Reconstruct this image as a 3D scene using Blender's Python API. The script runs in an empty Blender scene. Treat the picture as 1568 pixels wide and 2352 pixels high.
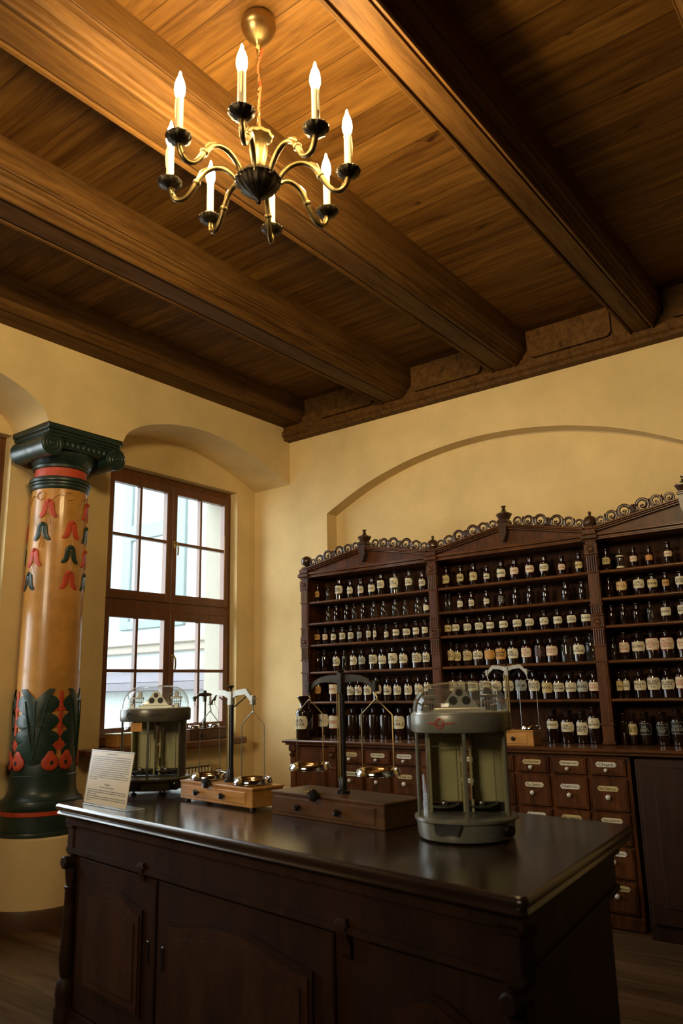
import bpy, math, random
from mathutils import Vector, Matrix
random.seed(7)
SC = bpy.context.scene
COL = SC.collection

KEY_P = 46.0
BULB_E = 490.0
# ------------------------------------------------------------------ camera
CAM_ROT = Matrix(((0.79378965, 0.15224872, 0.58882792),
                  (0.60777102, -0.16253833, -0.77730025),
                  (-0.02263586, 0.97488544, -0.22155361)))
cd = bpy.data.cameras.new('camera')
cam = bpy.data.objects.new('camera', cd)
COL.objects.link(cam)
cam.matrix_world = Matrix.Translation((5.3, -6.09, 1.6)) @ CAM_ROT.to_4x4()
cd.sensor_fit = 'VERTICAL'
cd.sensor_height = 24.0
cd.sensor_width = 16.0
cd.lens = 24.0 * 1779.0 / 2352.0
cd.clip_start = 0.05
cd.dof.use_dof = True
cd.dof.focus_distance = 6.4
cd.dof.aperture_fstop = 2.0
SC.camera = cam

# ------------------------------------------------------------------ world, exposure
SC.view_settings.view_transform = 'Standard'
SC.view_settings.look = 'None'
SC.view_settings.gamma = 1.0
SC.view_settings.use_curve_mapping = False
SC.view_settings.exposure = 0.0
W = bpy.data.worlds.new('overcast_sky')
SC.world = W
W.use_nodes = True
bg = W.node_tree.nodes['Background']
bg.inputs['Color'].default_value = (0.90, 0.965, 1.0, 1)
bg.inputs['Strength'].default_value = 9.5

def area_light(name, loc, target, sx, sy, power, color, portal=False, spread=180):
    ld = bpy.data.lights.new(name, 'AREA')
    ld.shape = 'RECTANGLE'
    ld.size = sx
    ld.size_y = sy
    ld.energy = power
    ld.color = color
    ld.spread = math.radians(spread)
    if portal:
        ld.cycles.is_portal = True
    o = bpy.data.objects.new(name, ld)
    o.location = loc
    d = Vector(target) - Vector(loc)
    o.rotation_euler = d.to_track_quat('-Z', 'Y').to_euler()
    COL.objects.link(o)
    return o

# added soft key light behind the camera, standing in for unseen sources there
area_light('added_key_light', (3.0, -8.9, 3.45), (1.9, 0.0, 3.35), 2.0, 1.1, KEY_P, (1.0, 0.80, 0.52), spread=78)
area_light('window_portal', (-1.05, -1.1, 2.45), (3, -1.1, 2.45), 1.7, 2.6, 1, (1, 1, 1), True)
area_light('window_portal', (-1.05, -3.75, 2.45), (3, -3.75, 2.45), 1.7, 2.6, 1, (1, 1, 1), True)

# ------------------------------------------------------------------ materials
def new_mat(name):
    m = bpy.data.materials.new(name)
    m.use_nodes = True
    nt = m.node_tree
    return m, nt, nt.nodes['Principled BSDF']

def ramp(nt, fac, stops):
    r = nt.nodes.new('ShaderNodeValToRGB')
    el = r.color_ramp.elements
    el[0].position, el[0].color = stops[0][0], (*stops[0][1], 1)
    el[1].position, el[1].color = stops[-1][0], (*stops[-1][1], 1)
    for p, c in stops[1:-1]:
        e = el.new(p)
        e.color = (*c, 1)
    nt.links.new(fac, r.inputs[0])
    return r.outputs[0]

def bump(nt, b, src, strength=0.2, dist=0.01):
    n = nt.nodes.new('ShaderNodeBump')
    n.inputs['Strength'].default_value = strength
    n.inputs['Distance'].default_value = dist
    nt.links.new(src, n.inputs['Height'])
    nt.links.new(n.outputs[0], b.inputs['Normal'])

def coords(nt, scale=(1, 1, 1), kind='Object'):
    tc = nt.nodes.new('ShaderNodeTexCoord')
    mp = nt.nodes.new('ShaderNodeMapping')
    mp.inputs['Scale'].default_value = scale
    nt.links.new(tc.outputs[kind], mp.inputs[0])
    return mp.outputs[0]

def noise(nt, vec, scale, detail=6, rough=0.6, dist=0.0):
    n = nt.nodes.new('ShaderNodeTexNoise')
    n.inputs['Scale'].default_value = scale
    n.inputs['Detail'].default_value = detail
    n.inputs['Roughness'].default_value = rough
    n.inputs['Distortion'].default_value = dist
    nt.links.new(vec, n.inputs['Vector'])
    return n.outputs['Fac']

def math_node(nt, op, a, b=None):
    n = nt.nodes.new('ShaderNodeMath')
    n.operation = op
    for i, v in enumerate((a, b)):
        if v is None:
            continue
        if isinstance(v, (int, float)):
            n.inputs[i].default_value = v
        else:
            nt.links.new(v, n.inputs[i])
    return n.outputs[0]

def plain(name, color, rough=0.5, metal=0.0, var=0.12, nscale=12, coat=0.0, bmp=0.0):
    m, nt, b = new_mat(name)
    v = coords(nt)
    n = noise(nt, v, nscale)
    lo = tuple(c * (1 - var) for c in color)
    hi = tuple(min(1, c * (1 + var)) for c in color)
    nt.links.new(ramp(nt, n, [(0.3, lo), (0.7, hi)]), b.inputs['Base Color'])
    b.inputs['Roughness'].default_value = rough
    b.inputs['Metallic'].default_value = metal
    b.inputs['Coat Weight'].default_value = coat
    b.inputs['Coat Roughness'].default_value = 0.1
    if bmp:
        bump(nt, b, noise(nt, v, nscale * 6), bmp, 0.004)
    return m

def wood(name, dark, light, scale=(1, 1, 1), rough=0.4, nscale=6, coat=0.0, spec=0.5, bmp=0.15):
    m, nt, b = new_mat(name)
    v = coords(nt, scale)
    g = noise(nt, v, nscale, 8, 0.65, 0.6)
    g2 = noise(nt, v, nscale * 6, 4, 0.7)
    mix = math_node(nt, 'ADD', math_node(nt, 'MULTIPLY', g, 0.75), math_node(nt, 'MULTIPLY', g2, 0.25))
    mid = tuple((a + c) / 2 for a, c in zip(dark, light))
    nt.links.new(ramp(nt, mix, [(0.32, dark), (0.5, mid), (0.7, light)]), b.inputs['Base Color'])
    b.inputs['Roughness'].default_value = rough
    b.inputs['Coat Weight'].default_value = coat
    b.inputs['Coat Roughness'].default_value = 0.15
    b.inputs['Specular IOR Level'].default_value = spec
    bump(nt, b, mix, bmp, 0.004)
    return m

def boards(name, dark, light, width=0.19, along='X', rough=0.45):
    """planks with seams: along = run of the boards"""
    m, nt, b = new_mat(name)
    tc = nt.nodes.new('ShaderNodeTexCoord')
    sp = nt.nodes.new('ShaderNodeSeparateXYZ')
    nt.links.new(tc.outputs['Object'], sp.inputs[0])
    run, across = ('X', 'Y') if along == 'X' else ('Y', 'X')
    q = math_node(nt, 'DIVIDE', sp.outputs[across], width)
    fl = math_node(nt, 'FLOOR', q)
    fr = math_node(nt, 'FRACT', q)
    wn = nt.nodes.new('ShaderNodeTexWhiteNoise')
    wn.noise_dimensions = '1D'
    nt.links.new(fl, wn.inputs['W'])
    cb = nt.nodes.new('ShaderNodeCombineXYZ')
    nt.links.new(math_node(nt, 'MULTIPLY', sp.outputs[run], 0.55), cb.inputs[0])
    nt.links.new(math_node(nt, 'MULTIPLY', sp.outputs[across], 7.0), cb.inputs[1])
    nt.links.new(math_node(nt, 'MULTIPLY', wn.outputs['Value'], 20.0), cb.inputs[2])
    g = noise(nt, cb.outputs[0], 2.2, 9, 0.65, 0.9)
    kn = noise(nt, coords(nt, (1.4, 3.0, 1)), 3.1, 2, 0.5, 0.4)
    kr = ramp(nt, kn, [(0.0, (0, 0, 0)), (0.70, (0, 0, 0)), (0.80, (1, 1, 1))])
    mid = tuple((a + c) / 2 for a, c in zip(dark, light))
    c = ramp(nt, g, [(0.28, dark), (0.48, mid), (0.68, light)])
    tint = nt.nodes.new('ShaderNodeMix')
    tint.data_type = 'RGBA'
    tint.blend_type = 'MULTIPLY'
    tint.inputs['Factor'].default_value = 1.0
    nt.links.new(c, tint.inputs['A'])
    nt.links.new(ramp(nt, wn.outputs['Value'], [(0, (0.66, 0.62, 0.58)), (1, (1.0, 1.0, 1.0))]), tint.inputs['B'])
    k = nt.nodes.new('ShaderNodeMix')
    k.data_type = 'RGBA'
    nt.links.new(kr, k.inputs['Factor'])
    nt.links.new(tint.outputs['Result'], k.inputs['A'])
    k.inputs['B'].default_value = (*[x * 0.35 for x in dark], 1)
    seam = math_node(nt, 'LESS_THAN', fr, 0.018)
    s = nt.nodes.new('ShaderNodeMix')
    s.data_type = 'RGBA'
    nt.links.new(seam, s.inputs['Factor'])
    nt.links.new(k.outputs['Result'], s.inputs['A'])
    s.inputs['B'].default_value = (*[x * 0.25 for x in dark], 1)
    nt.links.new(s.outputs['Result'], b.inputs['Base Color'])
    b.inputs['Roughness'].default_value = rough
    b.inputs['Specular IOR Level'].default_value = 0.12
    bump(nt, b, math_node(nt, 'SUBTRACT', g, math_node(nt, 'MULTIPLY', seam, 1.5)), 0.25, 0.004)
    return m

def emit_mat(name, color, strength):
    m, nt, b = new_mat(name)
    b.inputs['Base Color'].default_value = (*color, 1)
    b.inputs['Emission Color'].default_value = (*color, 1)
    b.inputs['Emission Strength'].default_value = strength
    return m

def clear_glass(name, tint=(1, 1, 1), gloss=0.02, fres=1.45, haze=0.0):
    """thin clear glass: lets the light through and mirrors at grazing angles"""
    m, nt, b = new_mat(name)
    nt.nodes.remove(b)
    out = nt.nodes['Material Output']
    tr = nt.nodes.new('ShaderNodeBsdfTransparent')
    tr.inputs[0].default_value = (*tint, 1)
    gl = nt.nodes.new('ShaderNodeBsdfGlossy')
    gl.inputs['Roughness'].default_value = gloss
    lw = nt.nodes.new('ShaderNodeLayerWeight')
    lw.inputs[0].default_value = 0.5
    f0 = ((fres - 1) / (fres + 1)) ** 2
    sch = math_node(nt, 'ADD', math_node(nt, 'MULTIPLY', math_node(nt, 'POWER', lw.outputs['Facing'], 4.0), (1 - f0) * 0.8), f0)
    mx = nt.nodes.new('ShaderNodeMixShader')
    nt.links.new(sch, mx.inputs[0])
    nt.links.new(tr.outputs[0], mx.inputs[1])
    nt.links.new(gl.outputs[0], mx.inputs[2])
    last = mx.outputs[0]
    if haze:
        df = nt.nodes.new('ShaderNodeBsdfDiffuse')
        df.inputs[0].default_value = (0.6, 0.6, 0.55, 1)
        n = noise(nt, coords(nt), 9)
        m2 = nt.nodes.new('ShaderNodeMixShader')
        nt.links.new(math_node(nt, 'MULTIPLY', n, haze * 2), m2.inputs[0])
        nt.links.new(last, m2.inputs[1])
        nt.links.new(df.outputs[0], m2.inputs[2])
        last = m2.outputs[0]
    nt.links.new(last, out.inputs[0])
    return m

M = {}
M['plaster'] = plain('ochre_plaster', (0.74, 0.56, 0.27), 0.85, var=0.10, nscale=2.2, bmp=0.12)
M['ceil'] = boards('ceiling_boards', (0.072, 0.026, 0.004), (0.265, 0.130, 0.027), 0.185, 'X', 0.6)
M['beam'] = wood('beam_wood', (0.042, 0.016, 0.003), (0.165, 0.080, 0.020), (6, 0.5, 6), 0.6, 3.0, spec=0.12)
M['unseen_wall'] = wood('dark_unseen_wall', (0.03, 0.012, 0.005), (0.09, 0.035, 0.014), (5, 5, 0.8), 0.6, 3.0)  # invented dark wood for the unseen walls, keeps their bounce light low
M['floor'] = boards('floor_boards', (0.05, 0.026, 0.012), (0.17, 0.10, 0.05), 0.16, 'X', 0.3)
M['cab'] = wood('walnut', (0.019, 0.0068, 0.0020), (0.150, 0.048, 0.0115), (5, 5, 0.8), 0.38, 3.0, 0.06, spec=0.25)
M['cabh'] = wood('walnut_rail', (0.035, 0.012, 0.0035), (0.17, 0.062, 0.017), (0.8, 5, 5), 0.30, 3.0, 0.25, spec=0.35)
M['carved'] = wood('carved_walnut', (0.020, 0.009, 0.0045), (0.075, 0.034, 0.016), (5, 5, 5), 0.3, 4.0, 0.3)
M['counter'] = wood('counter_walnut', (0.012, 0.0045, 0.0022), (0.048, 0.017, 0.006), (3, 3, 0.7), 0.55, 3.0, 0.0, spec=0.25)
M['counter_panel'] = wood('counter_burl', (0.018, 0.0065, 0.0025), (0.075, 0.027, 0.009), (2.5, 2.5, 1.2), 0.55, 2.2, 0.0, spec=0.25)
M['top'] = wood('counter_top_wood', (0.010, 0.006, 0.005), (0.045, 0.024, 0.016), (0.8, 4, 4), 0.24, 3.0, 0.4)
M['win'] = wood('window_wood', (0.095, 0.030, 0.008), (0.19, 0.066, 0.018), (4, 4, 0.8), 0.35, 3.0, 0.2)
M['box'] = wood('light_oak_box', (0.34, 0.145, 0.028), (0.66, 0.34, 0.085), (1, 6, 6), 0.38, 3.5, 0.2)
M['dbox'] = wood('dark_oak_box', (0.045, 0.018, 0.005), (0.15, 0.062, 0.017), (1, 6, 6), 0.4, 3.5, 0.15)
M['green'] = plain('dark_green_paint', (0.014, 0.030, 0.022), 0.42, var=0.3, nscale=14, coat=0.1)
M['leaf'] = plain('leaf_green_paint', (0.016, 0.036, 0.024), 0.35, var=0.35, nscale=16, bmp=0.3)
M['red'] = plain('red_paint', (0.50, 0.055, 0.014), 0.55, var=0.25, nscale=20, bmp=0.2)
M['ochre'] = plain('ochre_lacquer', (0.50, 0.235, 0.045), 0.34, var=0.26, nscale=4.5, coat=0.25, bmp=0.06)
M['brass'] = plain('aged_brass', (0.42, 0.30, 0.12), 0.33, 1.0, 0.25, 18)
M['oldbrass'] = plain('dull_chandelier_brass', (0.23, 0.165, 0.065), 0.36, 1.0, 0.3, 22)
M['bronze'] = plain('dark_bronze', (0.05, 0.038, 0.022), 0.35, 0.9, 0.4, 30, bmp=0.4)
M['candle'] = plain('candle_sleeve', (0.80, 0.66, 0.40), 0.5, var=0.06)
M['bulb'] = emit_mat('flame_bulb', (1.0, 0.72, 0.34), BULB_E)
M['redcord'] = plain('red_cord', (0.62, 0.10, 0.03), 0.6)
M['chrome'] = plain('chrome', (0.72, 0.72, 0.70), 0.09, 1.0, 0.05)
M['steel'] = plain('brushed_steel', (0.42, 0.42, 0.40), 0.33, 1.0, 0.12)
M['iron'] = plain('black_iron', (0.012, 0.012, 0.013), 0.35, 0.2, 0.3)
M['black'] = plain('black_bakelite', (0.008, 0.008, 0.009), 0.22, 0, 0.2, coat=0.3)
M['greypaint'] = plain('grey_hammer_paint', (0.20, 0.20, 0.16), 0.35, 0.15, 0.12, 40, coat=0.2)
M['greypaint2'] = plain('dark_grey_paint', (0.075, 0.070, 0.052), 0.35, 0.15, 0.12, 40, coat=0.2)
M['creampaint'] = plain('cream_enamel', (0.42, 0.38, 0.19), 0.35, 0, 0.1, 6)
M['alu'] = plain('pale_alloy', (0.62, 0.62, 0.56), 0.32, 0.7, 0.1)
M['glass'] = clear_glass('clear_glass', (0.97, 0.99, 0.98))
M['dome'] = clear_glass('acrylic_dome', (0.95, 0.97, 0.95), 0.03, 1.5, 0.05)
M['jarclear'] = clear_glass('clear_bottle_glass', (0.66, 0.62, 0.52), 0.03, 1.6, 0.02)
M['pane'] = clear_glass('window_glass', (0.97, 0.99, 0.99))
M['amber'] = plain('brown_bottle_glass', (0.014, 0.006, 0.0035), 0.07, 0, 0.2, coat=0.6)
M['paper_c'] = plain('cream_label', (0.66, 0.60, 0.42), 0.6, var=0.08, nscale=25)
M['paper_y'] = plain('yellowed_label', (0.55, 0.44, 0.20), 0.6, var=0.12, nscale=25)
M['paper_o'] = plain('orange_label', (0.52, 0.27, 0.06), 0.6, var=0.12, nscale=25)
M['paper_g'] = plain('grey_label', (0.36, 0.38, 0.33), 0.6, var=0.12, nscale=25)
M['paper_x'] = plain('black_label', (0.012, 0.010, 0.009), 0.4, var=0.12, nscale=25)
M['ink_k'] = plain('black_ink', (0.02, 0.018, 0.015), 0.6)
M['ink_r'] = plain('red_ink', (0.46, 0.04, 0.02), 0.6)
M['ink_q'] = plain('dull_red_ink', (0.22, 0.03, 0.02), 0.6)
M['ink_w'] = plain('pale_ink', (0.30, 0.30, 0.26), 0.6)
M['porcelain'] = plain('white_porcelain', (0.72, 0.70, 0.62), 0.18, var=0.03, coat=0.4)
M['sheet'] = plain('printed_sheet', (0.80, 0.68, 0.44), 0.55, var=0.03)
M['acrylic'] = clear_glass('acrylic_sheet', (0.99, 0.99, 0.99), 0.3, 1.05)
M['radiator'] = plain('radiator_enamel', (0.62, 0.52, 0.30), 0.4, var=0.05)
M['facade'] = plain('pale_facade', (0.29, 0.325, 0.325), 0.9, var=0.03, nscale=1.5)
M['reveal'] = plain('outer_reveal_render', (0.30, 0.29, 0.24), 0.9, var=0.03)
M['facade_trim'] = plain('facade_blue_grey', (0.125, 0.165, 0.172), 0.8, var=0.04)
M['facade_ledge'] = plain('facade_ledge', (0.205, 0.185, 0.155), 0.8, var=0.04)
M['facade_slate'] = plain('facade_slate', (0.10, 0.095, 0.112), 0.8, var=0.05)
M['tack'] = plain('orange_note', (0.50, 0.24, 0.05), 0.6, var=0.1)

# ------------------------------------------------------------------ mesh helpers
class MB:
    def __init__(s):
        s.v, s.f, s.m, s.sm = [], [], [], []
    def add(s, verts, faces, mi=0, smooth=False, T=None):
        o = len(s.v)
        for p in verts:
            p = Vector(p)
            s.v.append(tuple(T @ p) if T is not None else tuple(p))
        for f in faces:
            s.f.append(tuple(i + o for i in f))
            s.m.append(mi)
            s.sm.append(smooth)
        return s
    def box(s, a, b, mi=0, T=None, bev=0.0):
        x0, x1 = sorted((a[0], b[0])); y0, y1 = sorted((a[1], b[1])); z0, z1 = sorted((a[2], b[2]))
        c = min(bev, (x1 - x0) / 2.01, (y1 - y0) / 2.01, (z1 - z0) / 2.01)
        if c <= 0:
            vs = [(x, y, z) for x in (x0, x1) for y in (y0, y1) for z in (z0, z1)]
            fs = [(0, 1, 3, 2), (4, 6, 7, 5), (0, 4, 5, 1), (2, 3, 7, 6), (0, 2, 6, 4), (1, 5, 7, 3)]
            return s.add(vs, fs, mi, False, T)
        # chamfered box: three inset copies of every corner
        vs, idx = [], {}
        for i, x in enumerate((x0, x1)):
            for j, y in enumerate((y0, y1)):
                for k, z in enumerate((z0, z1)):
                    sx, sy, sz = (1 if i == 0 else -1), (1 if j == 0 else -1), (1 if k == 0 else -1)
                    for ax, p in enumerate(((x, y + sy * c, z + sz * c), (x + sx * c, y, z + sz * c), (x + sx * c, y + sy * c, z))):
                        idx[(i, j, k, ax)] = len(vs)
                        vs.append(p)
        g = lambda i, j, k, a: idx[(i, j, k, a)]
        fs = []
        for i in (0, 1):
            q = [g(i, 0, 0, 0), g(i, 1, 0, 0), g(i, 1, 1, 0), g(i, 0, 1, 0)]
            fs.append(q if i else q[::-1])
            q = [g(0, i, 0, 1), g(0, i, 1, 1), g(1, i, 1, 1), g(1, i, 0, 1)]
            fs.append(q if i else q[::-1])
            q = [g(0, 0, i, 2), g(1, 0, i, 2), g(1, 1, i, 2), g(0, 1, i, 2)]
            fs.append(q if i else q[::-1])
        for j in (0, 1):
            for k in (0, 1):
                fs.append((g(0, j, k, 1), g(1, j, k, 1), g(1, j, k, 2), g(0, j, k, 2)))
                fs.append((g(j, 0, k, 0), g(j, 1, k, 0), g(j, 1, k, 2), g(j, 0, k, 2)))
                fs.append((g(j, k, 0, 0), g(j, k, 1, 0), g(j, k, 1, 1), g(j, k, 0, 1)))
        for i in (0, 1):
            for j in (0, 1):
                for k in (0, 1):
                    fs.append((g(i, j, k, 0), g(i, j, k, 1), g(i, j, k, 2)))
        return s.add(vs, fs, mi, False, T)
    def prism(s, poly, h0, h1, axis='y', mi=0, T=None, smooth=False):
        """poly: 2-D outline; extruded along axis from h0 to h1. axis y: (x,z); x: (y,z); z: (x,y)"""
        def P(p, h):
            return {'y': (p[0], h, p[1]), 'x': (h, p[0], p[1]), 'z': (p[0], p[1], h)}[axis]
        n = len(poly)
        vs = [P(p, h0) for p in poly] + [P(p, h1) for p in poly]
        s.add(vs, [tuple(range(n))[::-1], tuple(range(n, 2 * n))], mi, False, T)
        s.add(vs, [(i, (i + 1) % n, (i + 1) % n + n, i + n) for i in range(n)], mi, smooth, T)
        return s
    def lathe(s, prof, seg=24, mi=0, T=None, wave=None, cx=0, cy=0, a0=0, a1=2 * math.pi, smooth=True):
        """prof: (radius, z) from bottom to top"""
        full = abs(a1 - a0 - 2 * math.pi) < 1e-6
        n = seg if full else seg + 1
        vs = []
        for r, z in prof:
            for i in range(n):
                a = a0 + (a1 - a0) * i / seg
                rr = r * (1 + (wave[1] * math.cos(wave[0] * a) if wave and r > wave[2] else 0))
                vs.append((cx + rr * math.cos(a), cy + rr * math.sin(a), z))
        fs = []
        for k in range(len(prof) - 1):
            for i in range(seg):
                j = (i + 1) % n
                fs.append((k * n + i, k * n + j, (k + 1) * n + j, (k + 1) * n + i))
        s.add(vs, fs, mi, smooth, T)
        if full:
            if prof[0][0] > 1e-5:
                s.add(vs[:n], [tuple(range(n))[::-1]], mi, False, T)
            if prof[-1][0] > 1e-5:
                s.add(vs[-n:], [tuple(range(n))], mi, False, T)
        return s
    def tube(s, path, r, seg=10, mi=0, T=None, closed=False, caps=True, flat=1.0):
        path = [Vector(p) for p in path]
        n = len(path)
        rs = r if isinstance(r, (list, tuple)) else [r] * n
        up = None
        vs = []
        for i, p in enumerate(path):
            if closed:
                d = path[(i + 1) % n] - path[i - 1]
            else:
                d = path[min(i + 1, n - 1)] - path[max(i - 1, 0)]
            d.normalize()
            if up is None:
                up = Vector((0, 0, 1)) if abs(d.z) < 0.9 else Vector((1, 0, 0))
            a = d.cross(up)
            if a.length < 1e-4:
                a = d.cross(Vector((0, 1, 0.1)))
            a.normalize()
            up = a.cross(d).normalized()
            for k in range(seg):
                t = 2 * math.pi * k / seg
                vs.append(tuple(p + (a * math.cos(t) + up * math.sin(t) * flat) * rs[i]))
        fs = []
        m = n if closed else n - 1
        for i in range(m):
            for k in range(seg):
                k2 = (k + 1) % seg
                j = (i + 1) % n
                fs.append((i * seg + k, i * seg + k2, j * seg + k2, j * seg + k))
        if caps and not closed:
            fs.append(tuple(range(seg))[::-1])
            fs.append(tuple(range((n - 1) * seg, n * seg)))
        return s.add(vs, fs, mi, True, T)
    def sphere(s, c, r, seg=16, rings=10, mi=0, T=None, sz=1.0):
        prof = []
        for k in range(rings + 1):
            t = -math.pi / 2 + math.pi * k / rings
            prof.append((max(r * math.cos(t), 0.0), c[2] + r * sz * math.sin(t)))
        return s.lathe(prof, seg, mi, T, cx=c[0], cy=c[1])
    def cyl(s, c, r, z0, z1, seg=20, mi=0, T=None, bev=0.0):
        if bev:
            pr = [(r - bev, z0), (r, z0 + bev), (r, z1 - bev), (r - bev, z1)]
        else:
            pr = [(r, z0), (r, z1)]
        return s.lathe(pr, seg, mi, T, cx=c[0], cy=c[1])
    def build(s, name, mats, parent=None):
        me = bpy.data.meshes.new(name)
        me.from_pydata(s.v, [], s.f)
        if not isinstance(mats, (list, tuple)):
            mats = [mats]
        for m in mats:
            me.materials.append(m)
        me.polygons.foreach_set('material_index', s.m)
        me.polygons.foreach_set('use_smooth', s.sm)
        me.update()
        if any(s.sm):
            try:
                me.set_sharp_from_angle(angle=math.radians(42))
            except Exception:
                pass
        o = bpy.data.objects.new(name, me)
        COL.objects.link(o)
        if parent is not None:
            o.parent = parent
        return o

def thing(name, label, cat, loc=(0, 0, 0), rz=0.0, group=None):
    o = bpy.data.objects.new(name, None)
    o.empty_display_size = 0.1
    COL.objects.link(o)
    o.location = loc
    o.rotation_euler = (0, 0, rz)
    o['label'] = label
    o['category'] = cat
    if group:
        o['group'] = group
    return o

def struct(o):
    o['kind'] = 'structure'
    return o

def rot_to(d):
    return Vector(d).to_track_quat('Z', 'Y').to_matrix().to_4x4()

def text_geo(txt, size, align='CENTER', depth=0.0, bold=0.015):
    """outline text turned into plain mesh data (x, y flat)"""
    cu = bpy.data.curves.new('t', 'FONT')
    cu.body = txt
    cu.size = size
    cu.align_x = align
    cu.align_y = 'CENTER'
    cu.resolution_u = 1
    cu.extrude = depth
    cu.offset = bold
    cu.space_line = 0.85
    ob = bpy.data.objects.new('t', cu)
    COL.objects.link(ob)
    dg = bpy.context.evaluated_depsgraph_get()
    me = bpy.data.meshes.new_from_object(ob.evaluated_get(dg))
    vs = [tuple(v.co) for v in me.vertices]
    fs = [tuple(p.vertices) for p in me.polygons]
    bpy.data.objects.remove(ob)
    bpy.data.curves.remove(cu)
    bpy.data.meshes.remove(me)
    return vs, fs

_tc = {}
def fitted_text(lines, w, h):
    """text scaled to fill w x h, centred on 0,0"""
    key = '|'.join(lines)
    if key not in _tc:
        _tc[key] = text_geo('\n'.join(lines), 1.0)
    vs, fs = _tc[key]
    if not vs:
        return [], []
    x0 = min(v[0] for v in vs); x1 = max(v[0] for v in vs)
    y0 = min(v[1] for v in vs); y1 = max(v[1] for v in vs)
    sx = min(w / max(x1 - x0, 1e-4), 1.6 * h / max(y1 - y0, 1e-4))
    sy = min(h / max(y1 - y0, 1e-4), 1.6 * sx)
    cx, cy = (x0 + x1) / 2, (y0 + y1) / 2
    return [((v[0] - cx) * sx, (v[1] - cy) * sy) for v in vs], fs

# ================================================================== THE ROOM
RX, RY, HC = 8.2, -9.4, 4.60          # right wall, front wall, ceiling boards

def spline(pts, n=6):
    out = []
    P_ = [pts[0]] + list(pts) + [pts[-1]]
    for i in range(1, len(P_) - 2):
        p0, p1, p2, p3 = [Vector(q) for q in P_[i - 1:i + 3]]
        for k in range(n):
            t = k / n
            out.append(tuple(0.5 * ((2 * p1) + (p2 - p0) * t + (2 * p0 - 5 * p1 + 4 * p2 - p3) * t * t + (3 * p1 - p0 - 3 * p2 + p3) * t ** 3)))
    out.append(tuple(pts[-1]))
    return out

b = MB().box((-1.2, RY - 0.3, -0.1), (RX + 0.3, 0.4, 0.0))
struct(b.build('floor', M['floor']))
b = MB().box((-1.2, RY - 0.3, HC), (RX + 0.3, 0.4, HC + 0.12))
struct(b.build('ceiling', M['ceil']))

# left wall: deep arches standing on the column, windows in the thin back of the niches
arch1 = spline([(0.0, 3.742), (-0.20, 3.82), (-0.447, 3.905), (-0.70, 3.973), (-0.947, 4.018), (-1.291, 4.035), (-1.612, 4.000), (-1.885, 3.925), (-2.05, 3.845), (-2.13, 3.775), (-2.165, 3.70)])
arch2 = [(-5.04 - p[0], p[1]) for p in arch1[::-1]]
arch2 = [(y, z) for y, z in arch2]
poly = [(0.0, HC), (0.0, 3.742)] + arch1[1:] + [(-2.165, 3.70), (-2.875, 3.70)] + arch2[1:]
poly += [(-5.04, 0.0), (RY, 0.0), (RY, HC)]
clean = []
for p in poly:
    if not clean or (abs(p[0] - clean[-1][0]) + abs(p[1] - clean[-1][1])) > 1e-4:
        clean.append(p)
b = MB()
b.prism(clean, -0.52, 0.0, 'x')
# inner (window) wall with two openings
W1 = (-1.90, -0.27, 1.15, 3.69)
W2 = (-4.52, -2.87, 1.15, 3.69)
def wall_x(b, x0, x1, y0, y1, z0, z1, holes):
    ys = y0
    for h in sorted(holes):
        b.box((x0, ys, z0), (x1, h[0], z1))
        b.box((x0, h[0], z0), (x1, h[1], h[2]))
        b.box((x0, h[0], h[3]), (x1, h[1], z1))
        ys = h[1]
    b.box((x0, ys, z0), (x1, y1, z1))
wall_x(b, -0.98, -0.52, RY, 0.0, 0.0, HC, [W1, W2])
struct(b.build('wall_left', M['plaster']))

lin = MB()
for (y0, y1, z0, z1) in (W1, W2):
    lin.box((-0.99, y1 - 0.012, z0), (-0.725, y1 + 0.01, z1))
    lin.box((-0.99, y0 - 0.01, z0), (-0.725, y0 + 0.012, z1))
    lin.box((-0.99, y0, z1 - 0.012), (-0.725, y1, z1 + 0.01))
    lin.box((-1.03, y0 - 0.03, z0 - 0.02), (-0.725, y1 + 0.03, z0 + 0.012))
struct(lin.build('trim_9', M['reveal']))

# back wall with the shallow blind arch behind the shelves
half = [(0.496, 3.347), (0.779, 3.484), (1.0, 3.575), (1.212, 3.645), (1.5, 3.718), (1.811, 3.768), (2.05, 3.79), (2.27, 3.797)]
arc = spline(half + [(4.54 - x, z) for x, z in half[::-1][1:]], 4)
b = MB()
poly = [(-0.98, 0.0), (0.496, 0.0)] + arc + [(4.044, 0.0), (RX, 0.0), (RX, HC), (-0.98, HC)]
b.prism(poly, 0.0, 0.16, 'y')
b.box((-0.98, 0.16, 0.0), (RX, 0.36, HC))
struct(b.build('wall_back', M['plaster']))
b = MB().box((RX, RY, 0), (RX + 0.25, 0.36, HC))
struct(b.build('wall_right', M['unseen_wall']))
b = MB().box((-0.98, RY - 0.25, 0), (RX + 0.25, RY, HC))
struct(b.build('wall_front', M['unseen_wall']))

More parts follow.
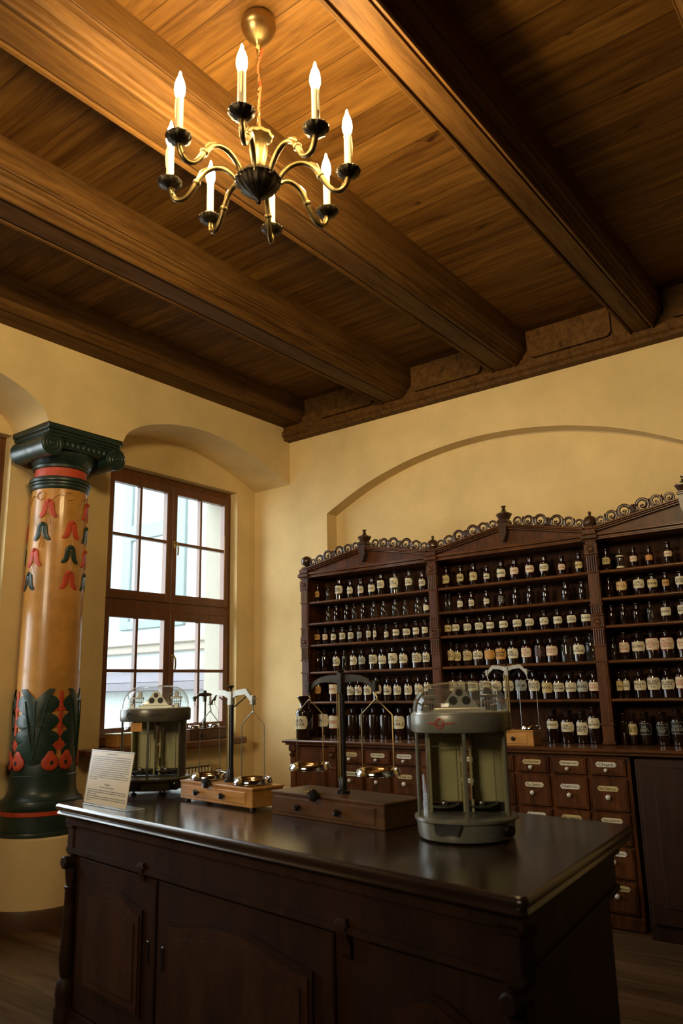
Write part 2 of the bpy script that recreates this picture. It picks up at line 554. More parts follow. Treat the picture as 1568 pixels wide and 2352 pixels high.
# ceiling beams: moulded, running towards the back wall
def beam_profile(xc, k=1.0):
    h = [(0.0, 4.30), (0.035, 4.30), (0.075, 4.30), (0.078, 4.312), (0.092, 4.312), (0.095, 4.296), (0.112, 4.292), (0.122, 4.300), (0.122, 4.325),
         (0.135, 4.335), (0.138, 4.350), (0.150, 4.352), (0.160, 4.366), (0.168, 4.384), (0.186, 4.392), (0.188, 4.408),
         (0.200, 4.408), (0.206, 4.418), (0.200, 4.430), (0.205, 4.434), (0.205, 4.60)]
    return [(xc + x * k, z) for x, z in h] + [(xc - x * k, z) for x, z in h[::-1][:-1]]
for i, xc in enumerate((1.43, 2.62, 3.80, 4.97, 6.14, 7.31)):
    b = MB().prism(beam_profile(xc, 1.0 if xc < 3 else 0.80), RY, -0.06, 'y')
    struct(b.build('trim_%d' % (i + 1), M['beam']))
# plate along the left wall, slightly higher than the one on the back wall
b = MB()
b.prism([(0.0, 4.60), (0.0, 4.36), (0.19, 4.36), (0.193, 4.372), (0.207, 4.372), (0.21, 4.36), (0.235, 4.36), (0.26, 4.385), (0.27, 4.42), (0.30, 4.43), (0.30, 4.60)], RY, -0.06, 'y')
struct(b.build('trim_7', M['beam']))
# plate on the back wall: lip below, raised rounded panels between the beams
b = MB()
b.prism([(-0.10, 4.60), (-0.10, 4.235), (-0.09, 4.212), (0.0, 4.212), (0.0, 4.60)], 0.0, RX, 'x')
b.prism([(-0.125, 4.31), (-0.125, 4.255), (-0.10, 4.24), (-0.09, 4.31)], 0.0, RX, 'x')
xs = [0.28, 1.43, 2.62, 3.79, 4.96, 6.13, 7.30]
for a, c in zip(xs, xs[1:]):
    x0, x1 = a + 0.23, c - 0.23
    z0, z1, r = 4.335, 4.57, 0.05
    pl = []
    for cx, cz, s0 in ((x1 - r, z1 - r, 0), (x0 + r, z1 - r, 90), (x0 + r, z0 + r, 180), (x1 - r, z0 + r, 270)):
        for k in range(6):
            t = math.radians(s0 + k * 18)
            pl.append((cx + r * math.cos(t), cz + r * math.sin(t)))
    b.prism(pl, -0.135, -0.10, 'y')
struct(b.build('trim_8', M['beam']))

# ------------------------------------------------------------------ windows
def window(name, y0, y1, mirror=False):
    z0, z1 = 1.15, 3.69
    b = MB()
    X0, X1 = -0.72, -0.62
    # outer frame
    b.box((X0, y0, z0), (X1, y0 + 0.055, z1), bev=0.004)
    b.box((X0, y1 - 0.055, z0), (X1, y1, z1), bev=0.004)
    b.box((X0 + 0.001, y0 + 0.001, z1 - 0.075), (X1 - 0.0015, y1 - 0.001, z1 - 0.001), bev=0.004)
    b.box((X0 + 0.001, y0 + 0.001, z0 + 0.001), (X1 - 0.0015, y1 - 0.001, z0 + 0.075), bev=0.004)
    b.box((X0 + 0.002, y0 + 0.002, 2.345), (X1 + 0.004, y1 - 0.002, 2.455), bev=0.006)
    fr = struct(b.build(name, M['win']))
    ym = (y0 + y1) / 2
    for (a, c) in ((y0 + 0.045, ym - 0.012), (ym - 0.008, y1 - 0.045)):
        for (za, zb) in ((1.215, 2.36), (2.445, 3.625)):
            s = MB()
            st = 0.085
            xf = X1 + 0.022
            s.box((X0 + 0.052, a, za), (xf, a + st * 0.75, zb), bev=0.006)
            s.box((X0 + 0.052, c - st * 0.75, za), (xf, c, zb), bev=0.006)
            s.box((X0 + 0.054, a + 0.001, za + 0.001), (xf - 0.0015, c - 0.001, za + st), bev=0.006)
            s.box((X0 + 0.054, a + 0.001, zb - st), (xf - 0.0015, c - 0.001, zb - 0.001), bev=0.006)
            my, mz = (a + c) / 2, (za + zb) / 2 + 0.01
            s.box((X0 + 0.060, my - 0.014, za + st), (xf - 0.008, my + 0.014, zb - st), bev=0.005)
            s.box((X0 + 0.062, a + st * .7, mz - 0.014), (xf - 0.0095, c - st * .7, mz + 0.014), bev=0.005)
            so = s.build('casement', M['win'], fr)
            g = MB()
            g.box((-0.659, a + 0.05, za + 0.07), (-0.655, c - 0.05, zb - 0.07))
            g.build('pane', M['pane'], so)
            if a > ym - 0.1:
                h = MB()
                zc = mz - 0.02 if za > 2 else (za + zb) / 2 + 0.13
                yy = a + 0.03
                h.box((xf - 0.002, yy - 0.012, zc - 0.035), (xf + 0.008, yy + 0.012, zc + 0.035), bev=0.003)
                h.tube([(xf, yy, zc + 0.01), (xf + 0.035, yy, zc + 0.018), (xf + 0.048, yy + 0.005, zc - 0.01), (xf + 0.046, yy + 0.012, zc - 0.06), (xf + 0.036, yy + 0.014, zc - 0.11)], [0.008, 0.009, 0.009, 0.008, 0.007])
                h.build('handle', M['brass'], so)
    sl = MB()
    sl.box((-0.66, y0 - 0.0, 1.10), (-0.50, y1, 1.15), bev=0.004)
    sl.box((-0.52, y0 - 0.24, 1.085), (-0.35, y1 + 0.0, 1.15), bev=0.012)
    sl.build('window_sill', M['win'], fr)
    return fr
window('window_1', W1[0], W1[1])
window('window_2', W2[0], W2[1])

# ------------------------------------------------------------------ outside: pale wing of the building across the yard
struct(MB().box((-16.0, RY, -1.3), (-1.0, 3.1, -1.0)).build('ground', plain('dark_unseen_ground', (0.10, 0.10, 0.095), 0.9, var=0.15)))  # unseen ground, added to block sky light from below
root = thing('building_wing', 'pale rendered building wing across the yard, seen through the window panes', 'building', (-9.0, 3.2, -1.0))
b = MB().box((-7, 0, -2), (7.2, 3.0, 9.5))
b.build('facade_wall', M['facade'], root)
b = MB().box((-7, -0.10, 3.30), (7.2, 0.0, 3.46), bev=0.02)
b.box((-7, -0.16, 3.44), (7.2, 0.0, 3.56), bev=0.02)
b.build('string_course', M['facade_ledge'], root)
b = MB().box((-7, -0.35, 2.62), (7.2, 0.0, 2.78), bev=0.02)
b.prism([(-0.35, 2.78), (0.0, 2.78), (0.0, 2.98)], -7, 7.2, 'x')
b.build('lean_to_roof', M['facade_slate'], root)
for (xa, xb) in ((-2.6, 1.55), (1.95, 3.75), (4.3, 6.2)):
    w = MB()
    z0, z1 = 3.75, 7.2
    w.box((xa, -0.07, z0), (xa + 0.26, 0.02, z1), bev=0.01)
    w.box((xb - 0.26, -0.07, z0), (xb, 0.02, z1), bev=0.01)
    w.box((xa + .002, -0.066, z0 + .002), (xb - .002, 0.018, z0 + 0.16), bev=0.01)
    w.box((xa + .002, -0.066, z1 - 0.2), (xb - .002, 0.018, z1 - .002), bev=0.01)
    w.box((xa + .002, -0.064, 5.45), (xb - .002, 0.016, 5.75), bev=0.01)
    wo = w.build('shop_window', M['facade_trim'], root)
    MB().box((xa + 0.1, -0.01, z0 + 0.1), (xb - 0.1, 0.01, z1 - 0.1)).build('pane', M['facade'], wo)

# ------------------------------------------------------------------ painted column
CX, CY = -0.345, -2.52
col = thing('column', 'painted ochre column with red and green tulips and dark green ionic capital', 'column', (CX, CY, 0))
b = MB()
b.lathe([(0.385, 0.0), (0.385, 0.10), (0.375, 0.125)], 64)
b.build('plinth', plain('brown_plinth', (0.085, 0.038, 0.017), 0.5), col)
b = MB().lathe([(0.365, 0.12), (0.365, 0.585), (0.30, 0.60)], 64)
b.build('pedestal', M['plaster'], col)
b = MB()
b.lathe([(0.30, 0.585), (0.325, 0.59), (0.33, 0.61), (0.325, 0.625), (0.30, 0.63), (0.295, 0.735)], 64)
b.lathe([(0.295, 0.765), (0.30, 0.78), (0.305, 0.80), (0.295, 0.835), (0.27, 0.85), (0.255, 0.875), (0.247, 0.90), (0.243, 0.95), (0.243, 1.01), (0.236, 1.015), (0.236, 1.10), (0.231, 1.115)], 64)
b.build('base', M['green'], col)
MB().lathe([(0.295, 0.733), (0.302, 0.738), (0.302, 0.762), (0.295, 0.767)], 64).build('base_band', M['red'], col)
MB().lathe([(0.229, 1.08), (0.231, 1.7), (0.228, 2.4), (0.216, 3.25)], 72).build('shaft', M['ochre'], col)
b = MB().lathe([(0.214, 3.225), (0.222, 3.228), (0.232, 3.243), (0.232, 3.258), (0.226, 3.262), (0.236, 3.268), (0.236, 3.283), (0.23, 3.288), (0.243, 3.293), (0.246, 3.31), (0.24, 3.325), (0.205, 3.33)], 64)
b.build('astragal', M['green'], col)
MB().lathe([(0.203, 3.325), (0.205, 3.33), (0.205, 3.412), (0.20, 3.415)], 64).build('neck_band', M['red'], col)
cap = MB()
cap.lathe([(0.205, 3.405), (0.222, 3.41), (0.226, 3.43), (0.22, 3.44), (0.235, 3.455), (0.265, 3.50), (0.272, 3.53), (0.25, 3.56), (0.25, 3.60)], 64, wave=(26, 0.02, 0.233))
cap.box((-0.172, -0.355, 3.655), (0.345, 0.355, 3.70), bev=0.008)
cap.box((-0.172, -0.34, 3.628), (0.33, 0.34, 3.657), bev=0.006)
cap.box((-0.172, -0.325, 3.608), (0.318, 0.325, 3.63), bev=0.004)
cap.box((-0.172, -0.27, 3.53), (0.30, 0.27, 3.61), bev=0.01)
co = cap.build('capital', M['green'], col)
for sy in (-1, 1):
    v = MB()
    zc, yc, r = 3.530, sy * 0.300, 0.090
    # bolster with a pinched waist
    T = Matrix.Translation((0.1025, yc, zc)) @ Matrix.Rotation(math.pi / 2, 4, 'Y') @ Matrix.Scale(0.694, 4, (0, 0, 1))
    v.lathe([(r, -0.335), (r + 0.004, -0.325), (r, -0.305), (r * 0.97, -0.28), (r * 0.90, -0.1), (r * 0.93, -0.05), (r * 0.92, -0.045), (r * 0.92, 0.045), (r * 0.93, 0.05), (r * 0.90, 0.1), (r * 0.97, 0.28), (r, 0.305), (r + 0.004, 0.325), (r, 0.335)], 32, T=T)
    for sx in (1,):
        sp = []
        for k in range(46):
            t = k / 45
            a = math.pi / 2 - sy * (t * 5.2 * math.pi)
            rr = r * 0.93 * (1 - t) ** 0.8 + 0.006
            sp.append((sx * 0.338, yc + rr * math.cos(a), zc + rr * math.sin(a)))
        v.tube(sp, 0.0065, 6)
        v.sphere((sx * 0.338, yc, zc), 0.013, 10, 6)
    v.build('volute', M['green'], co)
e = MB()
for sx in (1,):
    for k in range(-4, 5):
        e.sphere((sx * 0.302, k * 0.05, 3.565), 0.019, 10, 6, sz=1.5)
    for q in (-1, 1):
        e.tube([(sx * 0.305, q * (0.02 + 0.05 * j), 3.60 + 0.006 * math.sin(j * 1.4)) for j in range(6)], 0.011, 6)
e.build('egg_moulding', M['green'], co)

def wrap(b, poly, a0, z0, r, thick, mi=0, flip=1):
    """flat outline (u along the surface, v up) laid on a cylinder as a raised relief, subdivided by fan"""
    n = len(poly)
    cu = sum(p[0] for p in poly) / n
    cv = sum(p[1] for p in poly) / n
    vs = []
    for ring, th in ((1.0, 0.0), (1.0, thick * 0.7), (0.80, thick), (0.4, thick)):
        for u, v in poly:
            uu, vv = cu + (u - cu) * ring, cv + (v - cv) * ring
            a = a0 + flip * uu / r
            vs.append(((r + th) * math.cos(a), (r + th) * math.sin(a), z0 + vv))
    a = a0 + flip * cu / r
    vs.append(((r + thick) * math.cos(a), (r + thick) * math.sin(a), z0 + cv))
    fs = []
    for k in range(3):
        for i in range(n):
            j = (i + 1) % n
            fs.append((k * n + i, k * n + j, (k + 1) * n + j, (k + 1) * n + i))
    for i in range(n):
        fs.append((3 * n + i, 3 * n + (i + 1) % n, 4 * n))
    b.add(vs, fs, mi, True)

def petal(side):
    # one of the two hanging petals of the tulip (side -1 or 1)
    pts = [(0.0, 0.075), (0.024, 0.07), (0.040, 0.052), (0.045, 0.025), (0.047, 0.0), (0.054, -0.03), (0.070, -0.055), (0.074, -0.070), (0.052, -0.074), (0.026, -0.058), (0.010, -0.030), (0.004, -0.005), (0.0, 0.012)]
    return [(side * u, v) for u, v in pts]

view = math.atan2(-6.09 - CY, 5.3 - CX)
def ang(lat, r=0.222):
    return view + math.asin(max(-0.98, min(0.98, -lat / r)))

garlands = [([-0.36, -0.545, -0.81, -1.02], [3.057, 2.869, 2.661, 2.473], 'rgrg'),
            ([0.49, 0.49, 0.485], [2.888, 2.689, 2.481], 'rgr'),
            ([1.32, 1.34, 1.33, 1.32], [3.067, 2.869, 2.673, 2.48], 'rgrg'),
            ([2.3, 2.3, 2.3], [2.888, 2.689, 2.481], 'rgr'),
            ([3.4, 3.4, 3.4, 3.4], [3.057, 2.869, 2.661, 2.473], 'rgrg'),
            ([4.4, 4.4, 4.4], [2.888, 2.689, 2.481], 'rgr')]
st = MB()
for angs, zs, cs in garlands:
    for a, z, c in zip(angs, zs, cs):
        t = MB()
        for s in (-1, 1):
            wrap(t, petal(s), view + a, z, 0.222, 0.012, flip=1)
        t.sphere(((0.228) * math.cos(view + a), 0.228 * math.sin(view + a), z + 0.062), 0.018, 10, 6)
        t.build('tulip', M['red'] if c == 'r' else M['leaf'], col)
    for i in range(len(zs)):
        a, z = angs[i], zs[i]
        for off in (-0.05, 0.0, 0.05):
            st.tube([(0.2245 * math.cos(view + a + off * j / 2.5), 0.2245 * math.sin(view + a + off * j / 2.5), z + 0.01 - 0.028 * j) for j in range(6)], 0.003, 5)
# wreath with a ring and sagging ribbons above the tulips
for k in range(6):
    a = 0.35 + k * 1.047
    rr = 0.2235
    st.tube([(rr * math.cos(view + a + 0.16 * math.cos(t * 0.4)), rr * math.sin(view + a + 0.16 * math.cos(t * 0.4)), 3.165 + 0.032 * math.sin(t * 0.4)) for t in range(16)], 0.004, 5, closed=True)
    st.tube([(rr * math.cos(view + a - 0.16 - 0.09 * j), rr * math.sin(view + a - 0.16 - 0.09 * j), 3.17 + 0.012 * math.sin(j * 0.6) - 0.0018 * j * j) for j in range(7)], 0.0045, 5)
st.build('garland_ribbon', M['ochre'], col)

def leaf_outline():
    pts = []
    lobes = [(1.13, 1.24, 0.125, 0.165), (1.24, 1.35, 0.12, 0.178), (1.35, 1.475, 0.11, 0.172), (1.475, 1.615, 0.10, 0.168)]
    right = [(0.02, 1.09)]
    for z0, z1, ri, ro in lobes:
        for t in (0.0, 0.25, 0.5, 0.75, 0.97):
            r = ri * 0.75 + (ro - ri * 0.75) * math.sin(math.pi * min(1, t * 0.9 + 0.1)) ** 0.7
            right.append((r, z0 + (z1 - z0) * t))
    right += [(0.13, 1.645), (0.085, 1.645), (0.035, 1.60)]
    pts = right + [(0.0, 1.565)] + [(-u, v) for u, v in right[::-1]]
    return [(u, v - 1.35) for u, v in pts]
for k in range(4):
    a = view - 0.345 + k * math.pi / 2
    b = MB()
    wrap(b, leaf_outline(), a, 1.35, 0.231, 0.014)
    for q in (-1, 0, 1):
        b.tube([(0.246 * math.cos(a + q * 0.07 * j), 0.246 * math.sin(a + q * 0.07 * j), 1.13 + 0.085 * j) for j in range(6)], 0.006, 6)
    b.build('acanthus_leaf', M['leaf'], col)
    a = view + 0.44 + k * math.pi / 2
    b = MB()
    wrap(b, [(-0.012, 0.27), (0.012, 0.27), (0.02, 0.20), (0.012, 0.12), (0.022, 0.05), (0.012, -0.05), (0.05, -0.17), (-0.05, -0.17), (-0.012, -0.05), (-0.022, 0.05), (-0.012, 0.12), (-0.02, 0.20)], a, 1.36, 0.231, 0.008)
    for q in (-1, 1):
        for z in (1.50, 1.38, 1.265):
            wrap(b, [(q * 0.01, 0.035), (q * 0.05, -0.02), (q * 0.01, -0.02)] if q > 0 else [(q * 0.01, -0.02), (q * 0.05, -0.02), (q * 0.01, 0.035)], a, z, 0.231, 0.006, 1)
    b.build('red_stem', M['red'], col)
    b = MB()
    for q in (-1, 1):
        circ = [(q * 0.062 + 0.062 * math.cos(t * 0.449), 0.056 * math.sin(t * 0.449) + (0.03 if abs(t - 3.5) < 1 else 0)) for t in range(14)]
        wrap(b, circ, a, 1.105, 0.236, 0.016)
    b.build('berry_pair', M['red'], col)
    b = MB()
    for q in (-1, 1):
        circ = [(q * 0.055 + 0.013 * math.cos(t * 0.785), 0.017 * math.sin(t * 0.785)) for t in range(8)]
        wrap(b, circ, a, 1.105, 0.251, 0.004)
    b.build('berry_hole', M['green'], col)

# ================================================================== CHANDELIER
HX, HY = 3.251, -3.927
ch = thing('chandelier', 'brass eight-armed chandelier with lit flame bulbs hanging from the board ceiling', 'chandelier', (HX, HY, 0))
b = MB().lathe([(0.0, 4.445), (0.012, 4.447), (0.02, 4.465), (0.028, 4.475), (0.055, 4.50), (0.072, 4.53), (0.073, 4.536), (0.077, 4.54), (0.08, 4.56), (0.077, 4.585), (0.066, 4.60)], 40)
b.build('canopy', M['brass'], ch)
b = MB()
b.tube([(0.0 + 0.012 * math.cos(t * 0.785), 0, 4.435 + 0.014 * math.sin(t * 0.785)) for t in range(8)], 0.003, 6, closed=True)
n = 13
for k in range(n):
    z = 4.412 - k * 0.0335
    ring = []
    for t in range(10):
        a = t * 2 * math.pi / 10
        u, v = 0.009 * math.cos(a), 0.021 * math.sin(a)
        ring.append((u, 0, z + v) if k % 2 else (0, u, z + v))
    b.tube(ring, 0.0025, 6, closed=True)
b.build('chain', M['brass'], ch)
b = MB().tube([(0.012 * math.sin(k * 1.15) + 0.006, 0.010 * math.cos(k * 1.3), 4.445 - k * 0.0365) for k in range(13)], 0.0048, 8)
b.build('cord', M['redcord'], ch)
b = MB()
b.lathe([(0.0, 4.005), (0.008, 4.0), (0.012, 3.985), (0.03, 3.982), (0.058, 3.985), (0.064, 3.978), (0.058, 3.968), (0.032, 3.96), (0.022, 3.952)][::-1], 40, wave=(10, 0.05, 0.04))
b.lathe([(0.05, 3.79), (0.034, 3.805), (0.026, 3.83), (0.030, 3.86), (0.036, 3.885), (0.040, 3.92), (0.034, 3.945), (0.022, 3.958)], 32, wave=(12, 0.06, 0.02))
b.build('centre_stem', M['oldbrass'], ch)
b = MB()
b.lathe([(0.0, 3.640), (0.010, 3.646), (0.012, 3.656), (0.006, 3.664), (0.014, 3.672), (0.034, 3.682), (0.062, 3.702), (0.084, 3.726), (0.091, 3.744), (0.100, 3.752), (0.095, 3.768), (0.076, 3.778), (0.045, 3.792)], 60, wave=(15, 0.045, 0.05))
for k in range(30):
    a = k * math.tau / 30
    b.sphere((0.097 * math.cos(a), 0.097 * math.sin(a), 3.755), 0.006, 8, 6)
b.build('hub', M['bronze'], ch)

arm_path = spline([(0.085, 3.745), (0.105, 3.785), (0.145, 3.822), (0.19, 3.832), (0.235, 3.812), (0.268, 3.770), (0.295, 3.722), (0.325, 3.690), (0.358, 3.686), (0.380, 3.712), (0.389, 3.748)], 4)
AR = []
for i in range(len(arm_path)):
    t = i / (len(arm_path) - 1)
    AR.append(0.0105 + 0.0045 * math.exp(-((t - 0.52) / 0.10) ** 2) + 0.0015 * math.sin(t * 9))
def arm_parts(parent):
    b = MB().tube([(x, 0, z) for x, z in arm_path], AR, 12)
    b.tube([(x, 0.008, z + 0.004) for x, z in arm_path], 0.004, 6)
    b.tube([(x, -0.008, z + 0.004) for x, z in arm_path], 0.004, 6)
    b.lathe([(0.016, -0.008), (0.019, 0.0), (0.016, 0.008)], 12, T=Matrix.Translation((0.272, 0, 3.764)) @ rot_to((0.5, 0, -0.75)))
    b.tube([(0.376, 0.012, 3.70), (0.364, 0.018, 3.728), (0.385, 0.012, 3.742)], 0.003, 6)
    b.tube([(0.225, 0, 3.83), (0.25, 0, 3.815), (0.27, 0, 3.79)], [0.009, 0.011, 0.004], 8)
    arm = b.build('arm', M['oldbrass'], parent)
    b = MB()
    b.lathe([(0.010, 3.742), (0.020, 3.750), (0.030, 3.752), (0.046, 3.763), (0.052, 3.778), (0.049, 3.782), (0.040, 3.776), (0.018, 3.772), (0.016, 3.775)], 48, cx=0, wave=(12, 0.06, 0.035), T=Matrix.Translation((0.392, 0, 0)))
    for k in range(24):
        a = k * math.tau / 24
        b.sphere((0.392 + 0.050 * math.cos(a), 0.050 * math.sin(a), 3.777), 0.0042, 6, 4)
    b.build('drip_pan', M['bronze'], arm)
    b = MB().lathe([(0.0165, 3.772), (0.0160, 3.78), (0.0155, 3.94), (0.0165, 3.952), (0.012, 3.958)], 20, T=Matrix.Translation((0.392, 0, 0)))
    b.tube([(0.392 + 0.016, 0.0, 3.945), (0.392 + 0.0185, 0.0, 3.90), (0.392 + 0.0165, 0.0, 3.85)], [0.003, 0.004, 0.002], 6)
    b.build('candle_sleeve', M['candle'], arm)
    b = MB().lathe([(0.010, 3.955), (0.013, 3.962), (0.019, 3.978), (0.0215, 3.998), (0.0195, 4.022), (0.013, 4.046), (0.0065, 4.062), (0.004, 4.078), (0.0, 4.088)], 20, T=Matrix.Translation((0.392, 0, 0)))
    b.build('bulb', M['bulb'], arm)
    return arm
arm0 = arm_parts(ch)
for k in range(8):
    if k == 0:
        a = arm0
    else:
        a = arm0.copy()
        COL.objects.link(a)
        a.parent = ch
        for c in [o for o in arm0.children]:
            d = c.copy()
            COL.objects.link(d)
            d.parent = a
    a.rotation_euler = (0, 0, -1.765 + k * math.pi / 4)

# ================================================================== SHELVES (upper part on the back wall)
YF = -0.30
PX = [0.44, 1.885, 3.29, 4.72]
APX = [1.162, 2.585, 4.0]
SHZ = [2.42, 2.215, 2.01, 1.755, 1.48]
shelf = thing('display_shelf', 'tall dark walnut apothecary shelf with pierced scrollwork cresting along the back wall', 'shelf', (0, 0, 0))
b = MB().box((0.40, -0.028, 1.155), (4.76, -0.008, 2.76))
b.build('back_panel', wood('walnut_back', (0.012, 0.004, 0.002), (0.085, 0.029, 0.007), (5, 5, 0.8), 0.6, 3.0, 0.0, spec=0.12), shelf)
for i in range(3):
    for z in SHZ:
        b = MB()
        b.box((PX[i] + 0.03, YF + 0.012, z - 0.024), (PX[i + 1] - 0.03, -0.028, z), bev=0.003)
        b.tube([(PX[i] + 0.035, YF + 0.014, z - 0.011), (PX[i + 1] - 0.035, YF + 0.014, z - 0.011)], 0.0125, 10)
        b.build('shelf_board', M['cabh'], shelf)
for i, px in enumerate(PX):
    b = MB()
    w = 0.044
    y0 = YF - 0.004
    b.box((px - w * 0.7, YF + 0.01, 1.155), (px + w * 0.7, -0.03, 2.72))
    b.box((px - w, y0, 1.155), (px + w, YF + 0.03, 2.66), bev=0.004)
    for z0, z1 in ((2.545, 2.63), (1.995, 2.08)):
        b.box((px - w - 0.008, y0 - 0.012, z0), (px + w + 0.008, YF + 0.02, z1), bev=0.005)
        b.lathe([(0.0, 0.012), (0.012, 0.010), (0.016, 0.004), (0.026, 0.008), (0.032, 0.0)][::-1], 12, wave=(6, 0.15, 0.015), T=Matrix.Translation((px, y0 - 0.010, (z0 + z1) / 2)) @ Matrix.Rotation(math.pi / 2, 4, 'X'))
    for z0, z1 in ((2.42, 2.535), (1.87, 1.985), (2.10, 2.15)):
        for q in (-2, -1, 0, 1, 2):
            b.tube([(px + q * 0.017, y0 - 0.003, z0), (px + q * 0.017, y0 - 0.003, z1)], 0.0075, 6)
    for z in (2.655, 2.535, 2.415, 2.165, 2.09, 1.985, 1.865, 1.75, 1.30, 1.17):
        b.box((px - w - 0.006, y0 - 0.010, z - 0.007), (px + w + 0.006, YF + 0.02, z + 0.007), bev=0.003)
    b.box((px - w + 0.012, y0 - 0.004, 1.32), (px + w - 0.012, YF, 1.73), bev=0.003)
    b.box((px - w + 0.012, y0 - 0.004, 2.17), (px + w - 0.012, YF, 2.40), bev=0.003)
    pil = b.build('pilaster', M['cab'], shelf)
    b = MB()
    b.box((px - w - 0.022, y0 - 0.030, 2.662), (px + w + 0.022, -0.05, 2.70), bev=0.008)
    b.box((px - w - 0.010, y0 - 0.018, 2.70), (px + w + 0.010, -0.06, 2.745), bev=0.006)
    b.box((px - w * 0.8, y0 - 0.006, 2.745), (px + w * 0.8, -0.16, 2.768), bev=0.005)
    b.build('capital', M['cab'], pil)
    b = MB()
    if i == 0:
        b.lathe([(0.028, 2.766), (0.020, 2.778), (0.022, 2.785)] + [(0.055 * math.cos(t), 2.828 + 0.052 * math.sin(t)) for t in [(-1.15 + k * 0.2747) for k in range(10)]] + [(0.0, 2.881)], 28, wave=(14, 0.03, 0.03), cx=px, cy=-0.262)
    else:
        b.lathe([(0.046, 2.766), (0.050, 2.775), (0.046, 2.785), (0.053, 2.79), (0.052, 2.815), (0.042, 2.838), (0.024, 2.852), (0.010, 2.857), (0.007, 2.862), (0.012, 2.868), (0.014, 2.877), (0.010, 2.887), (0.0, 2.891)], 28, wave=(14, 0.03, 0.03), cx=px, cy=-0.262)
    b.build('finial', M['carved'], pil)

def scroll(b, u0, w0, r, side, T):
    """open C-scroll: outer ring, inner curl and bead, in the u-w plane"""
    ring = [(u0 + r * math.cos(t * math.tau / 20), 0, w0 + r * math.sin(t * math.tau / 20)) for t in range(20)]
    b.tube(ring, r * 0.24, 8, T=T, closed=True, flat=1.2)
    cur = []
    for k in range(14):
        t = k / 13
        a = math.pi * (0.5 - side * 0.15) - side * t * 4.6
        rr = r * (0.86 - 0.62 * t)
        cur.append((u0 + rr * math.cos(a), -0.002, w0 + rr * math.sin(a)))
    b.tube(cur, [r * (0.20 - 0.06 * k / 13) for k in range(14)], 7, T=T)
    b.sphere((u0 + side * r * 0.06, -0.004, w0 - r * 0.05), r * 0.20, 8, 6, T=T)

